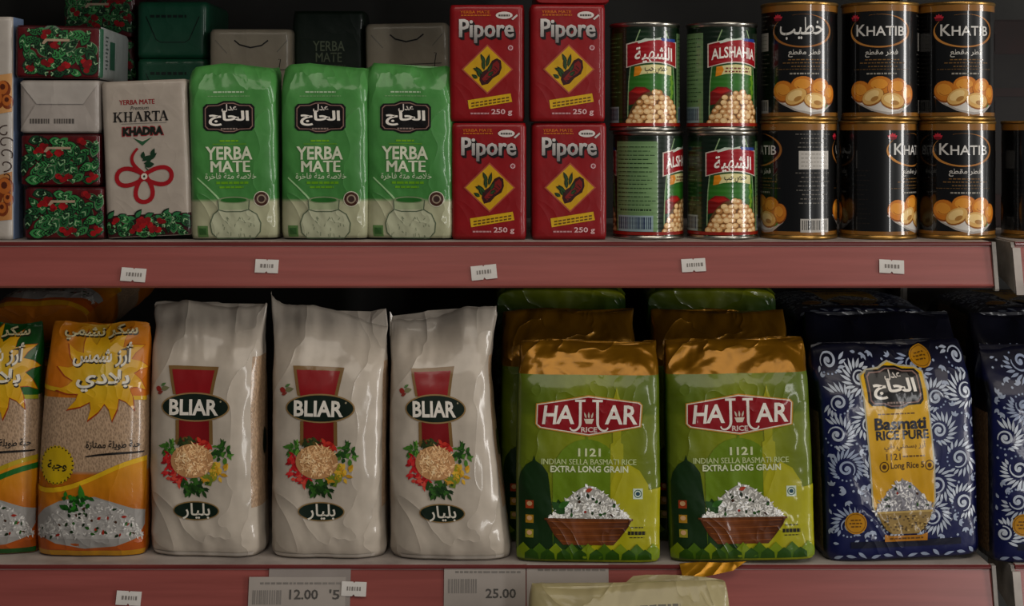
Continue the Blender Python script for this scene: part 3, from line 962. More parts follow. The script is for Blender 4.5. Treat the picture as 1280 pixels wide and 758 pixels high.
for i, (px, yaw, roll, cxt, lab) in enumerate([
    (291.5, 1.5, -.6, -1.5, 'green yerba mate bag nearest the white boxed pack'),
    (405.5, -2, -.2, 1, 'green yerba mate bag between two others like it'),
    (512.5, -3.0, .2, -1, 'green yerba mate bag touching the red packs'),
]):
    pk = yerba_bag(21 + 7 * i, cxt)
    o = tag(empty('mate_bag'), lab, 'tea bag', 'green mate bags')
    def bc(a, t):
        front = mix('#568f52', '#64a05f', t / 181)
        low = (t < 39)[..., None]
        side = (np.abs(a) > 49)[..., None]
        return np.where(low, np.array(lin('#b4b49a')), front)
    pk.body(o, [('pouch', None, bc, M_FILM)])
    dress(pk, yerba_art(), o, M_FILM)
    put(o, px, ZU + .0004, .001, 56, yaw, roll)

# ------------------------------------------------------------------ white and leafy brick packs at the left
def kharta_art():
    a = Art(185.5, 300, -9 / 195.0)
    a.lean = -9 / 195.0 * -1 * -1
    a.part('heading_lettering')
    a.text('YERBA MATE', 147, 128, 191, 134, '#9c1c28', 2, .03)
    a.text('Premium', 161, 136, 183, 141, '#4a4644', 2, 0, 0, .2)
    # serif capitals
    a.part('brand_lettering')
    ink = '#26211f'
    x = 139.0; y0, y1 = 143.0, 155.5
    def stem(x, w=2.3, ya=y0, yb=y1): a.rect(x, ya, x + w, yb, ink, 3)
    def serif(x, y, w=4.6): a.rect(x, y - .5, x + w, y + .5, ink, 3)
    def bar(xa, ya, xb, yb, w): a.ribbon([(xa, ya), (xb, yb)], w, ink, 3)
    # K
    stem(141); serif(139.8, y0 + .5); serif(139.8, y1 - .5); bar(143, 150, 149, y0 + .6, 1.0); bar(145, 148, 150, y1, 2.2); serif(147, y0 + .5, 4); serif(147.6, y1 - .5, 4.4)
    # H
    stem(154); stem(160.5); bar(155, 149.2, 161, 149.2, 1.0)
    for xx in (152.8, 159.3): serif(xx, y0 + .5); serif(xx, y1 - .5)
    # A
    bar(166.5, y1, 170.6, y0, 1.0); bar(170.4, y0, 175.3, y1, 2.5); bar(168, 151.5, 173, 151.5, .9); serif(165, y1 - .5, 3.6); serif(173, y1 - .5, 4.4)
    # R
    stem(179); serif(177.8, y0 + .5); serif(177.8, y1 - .5); a.ring(181.5, 146.2, 3.4, 2.9, 1.6, ink, 3, -1.57, 1.57, 10); bar(182.5, 149.2, 187, y1, 2.2); serif(185.4, y1 - .5, 3)
    # T
    stem(191.6); bar(187.6, y0 + .6, 197.4, y0 + .6, 1.2); bar(188, y0, 188, y0 + 3.2, .9); bar(197, y0, 197, y0 + 3.2, .9); serif(190.4, y1 - .5)
    # A
    bar(198, y1, 202, y0, 1.0); bar(201.8, y0, 206.4, y1, 2.5); bar(199.4, 151.5, 204.4, 151.5, .9); serif(196.6, y1 - .5, 3.4); serif(204, y1 - .5, 4)
    a.rect(150, 157.6, 206, 158.3, '#8a857e', 2)
    a.part('second_lettering')
    a.text('KHADRA', 150.5, 161.5, 203, 174, '#a33038', 2, .09); a.text('KHADRA', 151.5, 162.5, 202, 173, '#1c2c20', 3, .07)
    a.poly([(164, 175.5), (176, 181), (188, 175.5), (176, 186)], '#3c6a4a', 2); a.poly([(168, 177), (176, 180.5), (184, 177), (176, 179)], '#c8c0b4', 3)
    a.part('ribbon_emblem')
    red = '#a5182a'
    cx, cy = 178.5, 224.5
    def loop(ang, L=34, W=23):
        t = np.linspace(0, 1, 26)
        th = 2 * math.pi * t
        px_ = L * (1 - np.cos(th)) / 2; py_ = W / 2 * np.sin(th) * (0.45 + 0.55 * (px_ / L)) * 1.2
        c, s_ = math.cos(ang), math.sin(ang)
        a.ribbon(np.stack([cx + c * px_ - s_ * py_, cy + s_ * px_ + c * py_], 1), 5.4, red, 3)
    loop(0); loop(math.pi); loop(math.pi / 2, 32, 23)
    t = np.linspace(0, 1, 18)
    a.ribbon(np.stack([178 - 15 * np.sin(t * 2.6), 222 - 33 * t], 1), np.linspace(5.6, 3, 18), red, 3)
    a.ribbon(np.stack([190 + 10 * np.sin(3.3 + t * 2.4), 212 - 2 + 8 * np.cos(3.6 + t * 2.2)], 1), 1.2, '#33573c', 3)
    a.ell(cx, cy, 5.4, 5.4, red, 4); a.ell(cx, cy, 4, 4, '#cfc8bc', 5); a.ell(cx, cy, 1.4, 1.6, '#33473a', 6, 8)
    a.part('leaf_sprig')
    for x, y, an, L in ((176, 205, -.6, 12), (178, 208, .1, 13), (182, 208, -1.1, 12), (180, 212, -.2, 11), (184, 204, -.7, 13), (187, 200, -1.2, 11), (176, 202, -1.4, 9)):
        a.leaf(x, y, L, 5.5, an, '#1f4a30', 4, 4)
    a.part('leaf_border')
    leafy(a, 132.5, 272, 237, 299, 5, 30, (13, 20), 9, .5, '#4c0e14')
    for i in range(9): a.leaf(133 + i * 11.3, 276, 14, 8, -.9 + .5 * (i % 3), '#16301e', 5, 4); 
    for i in range(9): a.leaf(134.5 + i * 11.3, 275.5, 11, 5.4, -.9 + .5 * (i % 3), '#3f8055', 6, 4)
    return a
KW, KD, KH = 88, 54, 163
pk = Pack(KW, KD, KH, 16, w=((0, .985), (.015, 1), (.985, 1), (1, .97)), d=((0, .97), (.02, 1), (.98, 1), (1, .95)), disp=brick_disp(.3, 9, .7), ds=3.4, dt=4, smooth=2)
khp = empty('tea_box')
pk.body(khp, [('wrapper', None, '#b3aaa0', M_CARD)])
ka = kharta_art(); ka.lean = -9 / 195.0
dress(pk, ka, khp, M_CARD)
tag(khp, 'white KHARTA mate pack with red ribbon emblem, standing beside leafy pack ends', 'tea pack')
put(khp, 185.5, ZU + .0015, .002, KD, 3, -2.4)
khp.location.x += .0

def lying_art(seed, sticker=True):
    a = Art(0, 0)
    a.part('leaf_print')
    leafy(a, -49.5, -62.5, 49.5, -2.5, seed, 46, (17, 27), 8, .3, '#6a0e1a')
    if sticker:
        a.part('pale_strip'); a.poly([(-16, -49), (14, -49), (14, -46), (-13, -46), (-17, -42), (-20, -43)], '#b3a08c', 13)
    return a
def lying_pack(seed, kind, W=84):
    """pack lying on its side, end towards the aisle: W wide, D long, H tall"""
    p = Pack(W, 158, 54.5, 22, w=((0, .97), (.05, 1), (.95, 1), (1, .97)), d=((0, .985), (.05, 1), (.95, 1), (1, .985)), disp=brick_disp(.4, seed, .8), ds=4, dt=3.4, smooth=2)
    o = empty('tea_box')
    if kind == 'leaf':
        p.body(o, [('wrapper', None, '#51101a', M_CARD)])
        dress(p, lying_art(seed), o, M_CARD)
    elif kind == 'leaf_side':
        p.body(o, [('wrapper', lambda a, t: a < 45, '#51101a', M_CARD), ('white_side', None, '#a3a6a4', M_CARD)])
        a = lying_art(seed)
        a.part('green_edge'); a.rect(49.5, -63, 57, -2, '#3a6a52', 2)
        a.part('side_print')
        for i in range(9): a.rect(70 + (i % 2) * 3, -55 + i * 5, 88 - (i % 3) * 4, -53 + i * 5, '#5b6462', 2)
        a.rect(100, -50, 132, -14, '#3c6654', 2)
        dress(p, a, o, M_CARD)
    else:
        p.body(o, [('wrapper', None, '#a9a29c', M_CARD)])
        a = Art(0, 0)
        a.part('folded_flap')
        cr = '#b6b0aa'
        a.poly([(-49, -63), (-28, -36), (30, -36), (49, -63)], cr, 6)
        a.poly([(-49, -2), (-30, -34), (32, -34), (49, -2)], '#b0a9a3', 4)
        a.part('batch_code')
        for k in range(2):
            a.dashes(-36 + 30 * k, -12 + 32 * k, -14.5, 6, '#6b6662', 8, 3 + k, 1.3, 3, 1.3)
        dress(p, a, o, M_CARD, base_off=.25)
    return o
lower = lying_pack(4, 'leaf'); tag(lower, 'leaf-patterned pack end lying on the shelf, bottom of its stack', 'tea pack', 'lying tea packs')
put(lower, 79, ZU + .0004, .001, 158, 0.8)
mid = lying_pack(4, 'leaf'); tag(mid, 'leaf-patterned pack end directly under the plain white end', 'tea pack', 'lying tea packs')
put(mid, 76, ZU + .0004 + .0556, .001, 158, -.5)
wht = lying_pack(8, 'white'); tag(wht, 'plain white folded pack end with batch code, in the stack of leafy packs', 'tea pack', 'lying tea packs')
put(wht, 72.5, ZU + .0004 + .1112, -.001, 158, 1)
topp = lying_pack(12, 'leaf_side', 90); tag(topp, 'leaf-patterned pack turned to show its white side, topmost in the left stack', 'tea pack', 'lying tea packs')
put(topp, 64, ZU + .0004 + .1668 + .0005, .000, 158, 5, 1.0)
# dim leafy pack behind, on two hidden ones
for k in range(5):
    o = lying_pack(30, 'leaf') if k == 0 else copy_tree(dimleaf)
    if k == 0: dimleaf = o
    put(o, 124, ZU + .0004 + k * .0556, .19, 158, 0)
    tag(o, 'dim leaf-patterned pack at the back, above the turned pack' if k == 4 else 'leaf-patterned pack hidden low in the back stack behind the white KHARTA pack', 'tea pack', 'leaf packs in the back row')
# ------------------------------------------------------------------ back row behind the green bags
def plain_pack(name, W, D, H, col, art=None, seed=1, mat=None):
    p = Pack(W, D, H, 16, w=((0, .97), (.04, 1), (.95, 1), (1, .96)), d=((0, .97), (.04, 1), (.96, 1), (1, .97)), disp=brick_disp(.7, seed, 1.8), ds=4, dt=4, smooth=2)
    o = empty(name)
    p.body(o, [('wrapper', None, col, mat or M_CARD)])
    if art: dress(p, art, o, mat or M_CARD)
    return o
ga = Art(0, 0)
ga.part('envelope_fold')
ga.ribbon([(-36, -58), (-22, -26), (-16, -22), (18, -22), (24, -26), (38, -58)], 1.2, '#0c2c22', 2)
ga.dashes(-30, 20, -58, 4, '#0e3428', 2, 4, 5, 9, 2)
yg = .165
base_tea = None
for k in range(4):
    o = plain_pack('tea_box', 83, 130, 65.2, '#2a6a52', ga, 44) if k == 0 else copy_tree(base_tea)
    if k == 0: base_tea = o
    put(o, 215, ZU + .0003 + k * .0660, yg, 130, 0)
    tag(o, {3: 'dark green pack end at the top of the back row, topmost of its stack', 2: 'dark green pack end just above the bag tops, second in its stack'}.get(k, 'dark green pack end hidden behind the green bags in the back row'), 'tea pack', 'dark green pack ends')
sa = Art(0, 0)
sa.part('fold_line')
sa.ribbon([(-22, -76), (-15, -70), (0, -66), (15, -69), (24, -76)], 2.0, '#24211f', 2)
sa.ribbon([(-48, -76), (-32, -58)], 1.2, '#8a857c', 2); sa.ribbon([(50, -76), (36, -60)], 1.2, '#8a857c', 2)
sa.ribbon([(-48, -34), (48, -36)], .9, '#5d5850', 2)
sa.ribbon([(38, -50), (41, -50), (39, -38), (38, -24)], 1.2, '#4a463f', 2)
sb = None
for px, tops, lab in ((312, 27, 'grey pack end with a dark curved fold behind the first green bag'), (511, 19, 'crinkled grey pack end behind the last green bag')):
    n = 3
    for k in range(n):
        H = 76.0
        o = plain_pack('tea_box', 95, 120, H, '#a39b8c', sa, 51) if sb is None else copy_tree(sb)
        if sb is None: sb = o
        put(o, px, ZU + .0003 + k * .0768 + (.006 if px > 400 and k == 2 else 0), .14, 120, 1 if px < 400 else -2, 0 if px < 400 else -1)
        tag(o, lab if k == 2 else ('grey pack end hidden low in the stack behind the green bags'), 'tea pack', 'grey pack ends')
da = Art(0, 0)
da.part('lettering')
da.text('YERBA', -22, -261, 22, -247, '#77806a', 2, .01); da.text('MATE', -18, -245, 18, -232, '#77806a', 2, .01)
da.dashes(-23, 23, -227, 1.4, '#5a644e', 2, 4, 2, 5)
o = plain_pack('tea_box', 84, 60, 252, '#12301a', da, 61)
tag(o, 'very dark green yerba mate box in the back row between two grey pack ends', 'tea pack')
put(o, 411, ZU + .0003, .16, 60, 0)

# ------------------------------------------------------------------ cookie box at the far left edge
ca = Art(-30, 300)
ca.part('biscuit_picture')
r = random.Random(6)
for x, y, q in ((4, 112, 11), (9, 128, 9), (-4, 125, 12), (6, 235, 13), (10, 250, 8), (-8, 245, 14), (3, 262, 9)):
    ca.ell(x, y, q * .8, q, '#8a4a1c', 3, 14); ca.ell(x - 1, y - 2, q * .62, q * .78, '#b9763a', 4, 14); ca.ell(x - 1, y - 3, q * .3, q * .35, '#6a3414', 5, 9)
for k in range(5):
    t = np.linspace(0, 5, 16)
    ca.ribbon(np.stack([6 + (2 + t * 1.6) * np.cos(t + k), 165 + k * 14 + (2 + t * 1.2) * np.sin(t + k)], 1), 1.2, '#4a2c1c', 3)
ca.poly([(-40, 100), (14, 92), (14, 140), (-40, 150)], '#c8a070', 2); ca.poly([(-40, 230), (14, 215), (14, 275), (-40, 280)], '#b98a58', 2)
p = Pack(74, 40, 232, 18, disp=brick_disp(.2, 2, .3), ds=4, dt=5, smooth=2)
o = empty('biscuit_box')
p.body(o, [('blue_side', lambda a, t: (a > 37.5) & (a < 76), '#8494ae', M_CARD), ('carton', None, '#b7b1aa', M_CARD)])
dress(p, ca, o, M_CARD)
tag(o, 'white box with a brown biscuit picture cut by the left picture edge, upper shelf', 'box')
put(o, -29.5, ZU + .0003, -.002, 40, 0)

# dim cartons behind the right tins
M_CARTON = plain('dark_maroon_carton', '#240a08', '#180705', .75, 0, 20)
M_CARTON2 = plain('dark_brown_carton_panel', '#15100e', '#0f0b0a', .75, 0, 20)
o = tag(empty('carton', (X(1300, .2), .2, ZU)), 'dim maroon carton standing behind the tins at the right edge', 'carton')
box_mesh('carton_body', -.085, .085, 0, .15, .0005, .246, M_CARTON, o, .002)
box_mesh('front_panel', -.06, .06, -.0012, -.0002, .04, .205, M_CARTON2, o)
box_mesh('front_strip', -.06, .06, -.0022, -.0012, .155, .165, M_CARTON, o)

# ================================================================== LOWER SHELF
# ------------------------------------------------------------------ white rice bags
def bliar_art():
    a = Art(243, 700)
    gold = '#8f7348'
    a.part('red_banner')
    a.poly([(201, 462.5), (266, 462.5), (259.5, 497), (208.5, 497)], gold, 1); a.poly([(206, 467), (261, 467), (255.5, 497), (212.5, 497)], '#9c1420', 2)
    a.part('red_banner#low')
    a.poly([(212.5, 528), (259.5, 528), (260, 558), (212.5, 558)], gold, 1); a.poly([(217, 528), (255, 528), (255.5, 558), (217, 558)], '#8c101c', 2)
    a.part('brand_oval')
    a.ell(237.5, 512, 44, 17.8, '#a08860', 3, 40); a.ell(237.5, 512, 42, 16, '#16301f', 4, 40)
    a.part('brand_lettering')
    a.text('BLIAR', 204.5, 502.5, 267, 522, '#e2ddd4', 6, .03)
    a.ell(270, 505, 1.2, 1.2, '#b0a890', 6, 8)
    a.part('small_crest')
    a.leaf(184, 490, 10, 7, .2, '#a84038', 2, 4); a.leaf(192, 491, 12, 6, -.2, '#8a8a68', 2, 4); a.leaf(187, 497, 9, 4, -.4, '#9a4a3c', 2, 3); a.leaf(192, 487, 8, 3.5, -.5, '#6a8a58', 3, 3)
    a.part('rice_dish_picture')
    r = random.Random(12)
    def clump(cx, cy, w, h, cols, n, L=(7, 12), ly=3):
        for i in range(n):
            t = r.uniform(0, 6.28); q = math.sqrt(r.random())
            a.leaf(cx + w * q * math.cos(t), cy + h * q * math.sin(t), r.uniform(*L), r.uniform(3, 5), r.uniform(0, 6.28), r.choice(cols), ly + i % 3, 3)
    clump(207, 564, 8, 8, ['#5c8a3a', '#46742e', '#78a850'], 26, (6, 11))
    clump(271, 567, 9, 9, ['#46742e', '#64923f', '#365e28'], 30, (6, 11))
    clump(228, 554, 14, 4, ['#4c5a2c', '#7c6a38', '#3c4c24'], 22, (6, 10))
    clump(252, 556, 8, 4, ['#b83028', '#cc4a3a'], 16, (6, 10))
    clump(204, 582, 6, 11, ['#c42c32', '#d84848', '#a82028'], 30, (6, 10))
    clump(214, 599, 8, 7, ['#c42c32', '#a82028', '#d06050'], 26, (6, 10))
    clump(266, 590, 9, 8, ['#cfa42c', '#a8a436', '#e0bc50'], 28, (6, 10))
    clump(256, 601, 9, 5, ['#c89e34', '#84943a'], 18, (6, 10))
    clump(236, 609, 16, 8, ['#345824', '#28481e', '#4a7632'], 54, (6, 11))
    a.ell(234, 578, 27, 21, '#c49c72', 7, 24)
    for i in range(260):
        t = r.uniform(0, 6.28); q = math.sqrt(r.random())
        a.leaf(234 + 23 * q * math.cos(t), 577 + 18 * q * math.sin(t), r.uniform(5, 8), 1.7, r.uniform(0, 6.28), r.choice(['#f0d0a4', '#e2bc90', '#f8e0ba', '#cfa478', '#e8c49a']), 8 + i % 3, 2)
    a.part('foot_oval')
    a.ell(239, 639.5, 29.5, 12, '#a08860', 2, 30); a.ell(239, 639.5, 28, 10.6, '#1a3424', 3, 30)
    a.text(arabic('بليار'), 222, 630, 257, 650, '#ddd8cc', 5, .015)
    return a
def bliar_bag(seed, W, topw, cxk, cyk, H, neck, tilt, wk=None):
    def disp(a, t, v):
        k = sstep(.74, .95, v); b = 1 - sstep(.02, .16, v)
        return 1.6 * swell(a, t, seed, 34) + 3.2 * crease(a, t, seed, 30, 5, 2.5) * (.35 + .65 * np.maximum(k, b)) + 11 * k * facet(a, t, seed + 3, 24) + 3.0 * (1 - k) * facet(a, t, seed + 11, 34) + 5 * b * facet(a, t, seed + 12, 18) + 2.2 * b * crease(a, t * .3, seed + 4, 12) + 2.5 * sstep(40, 60, np.abs(a)) * crease(a, t, seed + 8, 15)
    def zo(a, t, v):
        return sstep(.7, 1, v) * (tilt * a / (W / 2) * (np.abs(a) < 90) + 3 * np.sin(a / 16 + seed) + 7 * crease(a, 0 * t, seed + 2, 14))
    return Pack(W, 80, H, 3.6,
                w=wk or ((0, .96), (.02, 1.02), (.06, 1.0), (.3, .99), (.6, 1.0), (.82, topw), (.93, topw * .99), (1, topw * 1.02)),
                d=((0, .74), (.025, .9), (.08, .97), (.3, 1.0), (.6, .93), (.78, .72), (.88, neck), (.95, .18), (1, .05)),
                cx=cxk, cy=cyk, disp=disp, zoff=zo, ds=3.6, dt=4, smooth=5)
for i, (px, W, H, cxk, topw, neck, tilt, yaw, roll, y, seed, wside, lab) in enumerate([
    (254, 120, 259, ((0, 0), (.5, -1.5), (1, -5)), 1.0, .45, -1, -5, 0, -.006, 3, True, 'white BLIAR rice bag beside the yellow rice bag, with square top'),
    (408, 121, 253, ((0, 0), (.5, -1), (.8, -1), (1, -4)), 1.0, .4, -13, -3.0, 0, -.012, 14, True, 'white BLIAR rice bag in the middle, top slumping to the right'),
    (563, 126, 250, ((0, 0), (.45, -8), (.75, -12), (1, -11)), .89, .42, 9, -2.5, 0, -.017, 25, False, 'white BLIAR rice bag beside the green and gold bags, narrowing to its top'),
]):
    wk = None
    if i == 2: wk = ((0, .98), (.02, 1.03), (.06, 1.0), (.3, .94), (.6, .86), (.8, .84), (.93, .87), (1, .91))
    p = bliar_bag(seed, W, topw, cxk, ((0, 0), (.7, 2), (1, 14)), H, neck, tilt, wk)
    o = tag(empty('rice_bag'), lab, 'rice bag', 'white rice bags')
    z = []
    ws = (54, 63, 68)[i]
    z.append(('clear_side_window', lambda a, t, ws=ws: (a > ws) & (a < 100) & (t > 52) & (t < 207), '#c0a890', M_RICE))
    z.append(('bag_film', None, '#c4bbaf', M_FILM_SOFT))
    p.body(o, z)
    a = bliar_art()
    if i == 2: a.cx = 243 - 4
    if i == 1: a.cx = 243 + 3
    if i == 0: a.cx = 243
    # base seam: the crimped strip along the foot
    a.part('base_seam'); a.rect(243 - 66, 693.5, 243 + 66, 697.5, '#cfc8bf', 2)
    a.part('side_oval'); a.ell(243 + 102, 560, 9, 17, '#1a3424', 2, 20)
    dress(p, a, o, M_FILM_SOFT, base_off=.35, step=.13)
    put(o, px, ZL + .0008, y, 80, yaw, roll)

# ------------------------------------------------------------------ yellow and green sun rice bags
def sun_art(green):
    a = Art(116, 691)
    top = '#2a6e2c' if green else None
    a.part('printed_top')
    n = 14
    def tcol(x, y):
        if green: return mix('#0f5a24', '#1c6c2c', (y - 405) / 80)
        return mix(mix('#c98a1a', '#c97f14', (y - 405) / 80), '#b99a20', np.clip(1 - np.abs(x - 116) / 40, 0, 1))
    for i in range(n):
        x0 = 40 + i * 152 / n; x1 = 40 + (i + 1) * 152 / n
        yb = lambda x: 489 + 7 * ((x - 116) / 70)
        a.add([(x0, 403), (x1, 403), (x1, yb(x1)), (x0, yb(x0))], [(0, 1, 2, 3)], tcol, 1)
        a.add([(x0, yb(x0) - 5), (x1, yb(x1) - 5), (x1, yb(x1)), (x0, yb(x0))], [(0, 1, 2, 3)], '#d2b02a' if not green else '#a8a82c', 2)
    a.part('sun_emblem')
    def sun(cx, cy, r0, r1, n, col, ly, ph=0.0):
        pts = []
        for i in range(n):
            b = 2 * math.pi * i / n + ph; s_ = 2 * math.pi / n
            for u, rr, sk in ((0, r0, 0), (.3, r0 + (r1 - r0) * .45, .06), (.62, r1, .16), (.78, r0 + (r1 - r0) * .35, .02)):
                an = b + (u + sk) * s_
                pts.append((cx + rr * math.cos(an) * 1.08, cy + rr * math.sin(an) * .98))
        a.poly(pts, col, ly)
    sun(129, 463, 38, 62, 13, '#a8501a', 3); sun(129, 462.5, 37, 59.5, 13, lambda x, y: mix('#c9b024', '#d6a81c', np.hypot(x - 129, y - 463) / 60), 4)
    a.part('title_lettering')
    for dx, dy, c, ly in ((1.3, 1.5, '#3c3420', 6), (0, 0, '#d9d4c8', 7)):
        bd = .05 if ly == 6 else .025
        a.text(arabic('أرز شمس'), 86 + dx, 427 + dy, 166 + dx, 455 + dy, c, ly, bd)
        a.text(arabic('بلادي'), 95 + dx, 458 + dy, 164 + dx, 484 + dy, c, ly, bd)
        a.text(arabic('سكر نشمي'), 66 + dx, 406 + dy, 170 + dx, 424 + dy, c if ly == 6 else '#cfc4a0', ly, bd)
    a.part('script_print')
    a.text(arabic('حبة طويلة ممتازة'), 112, 544, 180, 556, '#3a322c', 2, .02)
    t = np.linspace(0, 1, 12)
    a.ribbon(np.stack([112 + 74 * t, 564 - 4 * t - 2 * np.sin(t * 3.1)], 1), 1.6 + 1.2 * np.sin(t * 3.1), '#2c2622', 2)
    a.part('lower_band')
    yt = lambda x: 603 - 33 * sstep(50, 185, x) + 4 * np.sin((x - 50) / 30)
    def oc(x, y): return mix('#d09a20', '#b4651a', (y - 575) / 80)
    for i in range(n):
        x0 = 40 + i * 152 / n; x1 = 40 + (i + 1) * 152 / n
        a.add([(x0, yt(x0)), (x1, yt(x1)), (x1, 683), (x0, 683)], [(0, 1, 2, 3)], oc, 1)
        a.add([(x0, yt(x0)), (x1, yt(x1)), (x1, yt(x1) + 6), (x0, yt(x0) + 6)], [(0, 1, 2, 3)], '#d9b62a' if not green else '#b9a52a', 2)
        if green: a.add([(x0, yt(x0) + 10), (x1, yt(x1) + 10), (x1, yt(x1) + 17), (x0, yt(x0) + 17)], [(0, 1, 2, 3)], '#2c7a34', 2)
    a.part('rice_plate_picture')
    a.poly([(44, 644), (60, 630), (80, 620), (100, 615), (125, 614), (150, 622), (172, 630), (190, 634), (190, 652), (176, 668), (150, 677), (112, 680), (75, 674), (52, 664), (44, 655)], '#a5a29e', 2)
    rice_heap(a, 117, 616, 140, 50, 31, 520, ('#c6c3be', '#b6b3af', '#d8d5d0', '#a3a09d'), 40, '#b2afab', 3, (4, 6), 2.2)
    a.part('parsley_picture')
    r = random.Random(8)
    for i in range(26):
        a.leaf(104 + r.uniform(-16, 16), 622 + r.uniform(-10, 8), r.uniform(6, 11), r.uniform(4, 6), r.uniform(0, 6.28), r.choice(['#2f6a24', '#3f8a30', '#245a1c']), 8 + i % 2, 3)
    a.leaf(110, 620, 22, 8, -1.75, '#4a8a34', 9, 4)
    a.part('foot_band')
    for i in range(n):
        x0 = 40 + i * 152 / n; x1 = 40 + (i + 1) * 152 / n
        a.rect(x0, 683, x1, 690, '#c79a1e' if not green else '#2a6a2c', 1)
    a.part('round_seal')
    pts = []
    for i in range(48):
        rr = 23.5 if i % 2 else 21.8
        pts.append((75 + rr * math.cos(i * math.pi / 24), 575 + rr * 1.05 * math.sin(i * math.pi / 24)))
    a.poly(pts, '#c9b01c', 4)
    for i in range(26):
        b = i * 2 * math.pi / 26
        a.ell(75 + 21.3 * math.cos(b), 575 + 22.5 * math.sin(b), 1.1, 1.1, '#4a4416', 5, 6)
    a.text(arabic('وجبة'), 63, 569, 89, 583, '#3c3818', 5, .03)
    return a
def sun_bag(seed, green):
    W, D, H = 115, 62, 238
    def disp(a, t, v):
        k = np.maximum(sstep(.82, 1, v), 1 - sstep(.02, .12, v))
        return 1.2 * swell(a, t, seed, 26) + 1.8 * crease(a, t, seed, 22) * (.4 + .6 * k) + 5 * k * facet(a, t, seed + 3, 13) + 2 * facet(a, t, seed + 4, 22)
    def zo(a, t, v): return sstep(.85, 1, v) * (2 * np.sin(a / 14 + seed) + 2 * crease(a, 0 * t, seed, 10))
    p = Pack(W, D, H, 3.2, w=((0, .97), (.04, 1.0), (.3, 1.0), (.6, .97), (.9, .92), (1, .88)), d=((0, .6), (.03, .8), (.1, .95), (.4, 1), (.75, .9), (.9, .55), (1, .06)),
             cx=((0, 0), (1, 3)), cy=((0, 0), (.7, 2), (1, 12)), disp=disp, zoff=zo, ds=3.6, dt=3.8, smooth=5)
    o = empty('rice_bag')
    tc = '#c07c18' if not green else '#145a26'
    p.body(o, [('clear_window', lambda a, t: (t > 90) & (t < 166) & (np.abs(a) < 75), '#b39a84', M_RICE),
               ('bag_film', None, lambda a, t: np.where((t > 160)[..., None], np.array(lin(tc)), np.where((t > 90)[..., None], np.array(lin('#a99480')), np.array(lin('#b8781e')))), M_FILM)])
    dress(p, sun_art(green), o, M_FILM, base_off=.3, step=.12)
    return o
o = sun_bag(5, False); tag(o, 'yellow rice bag with sun emblem and clear window, beside the white rice bags', 'rice bag', 'sun rice bags')
put(o, 107, ZL + .0006, -.006, 62, 1, .6)
o = sun_bag(9, True); tag(o, 'green-topped rice bag with sun emblem, cut by the left picture edge', 'rice bag', 'sun rice bags')
put(o, -31, ZL + .0006, .000, 62, 1, .8)
# a pile of bags lying behind, foot ends towards the aisle; only the topmost shows
src = sun_bag(15, False)
for k in range(4):
    o = src if k == 0 else copy_tree(src)
    tag(o, 'dim rice bag lying on the back pile, above the green-topped bag' if k == 3 else 'rice bag lying in the pile hidden behind the yellow rice bag', 'rice bag', 'lying sun rice bags')
    o.location = (X(50, .1), .095, ZL + .0335 + k * .0665); o.rotation_euler = (math.radians(-90), 0, math.radians(-2 + 3 * (k % 2)))
    if k == 3: o.rotation_euler = (math.radians(-90 + 7), 0, math.radians(-5)); o.location.z += .001

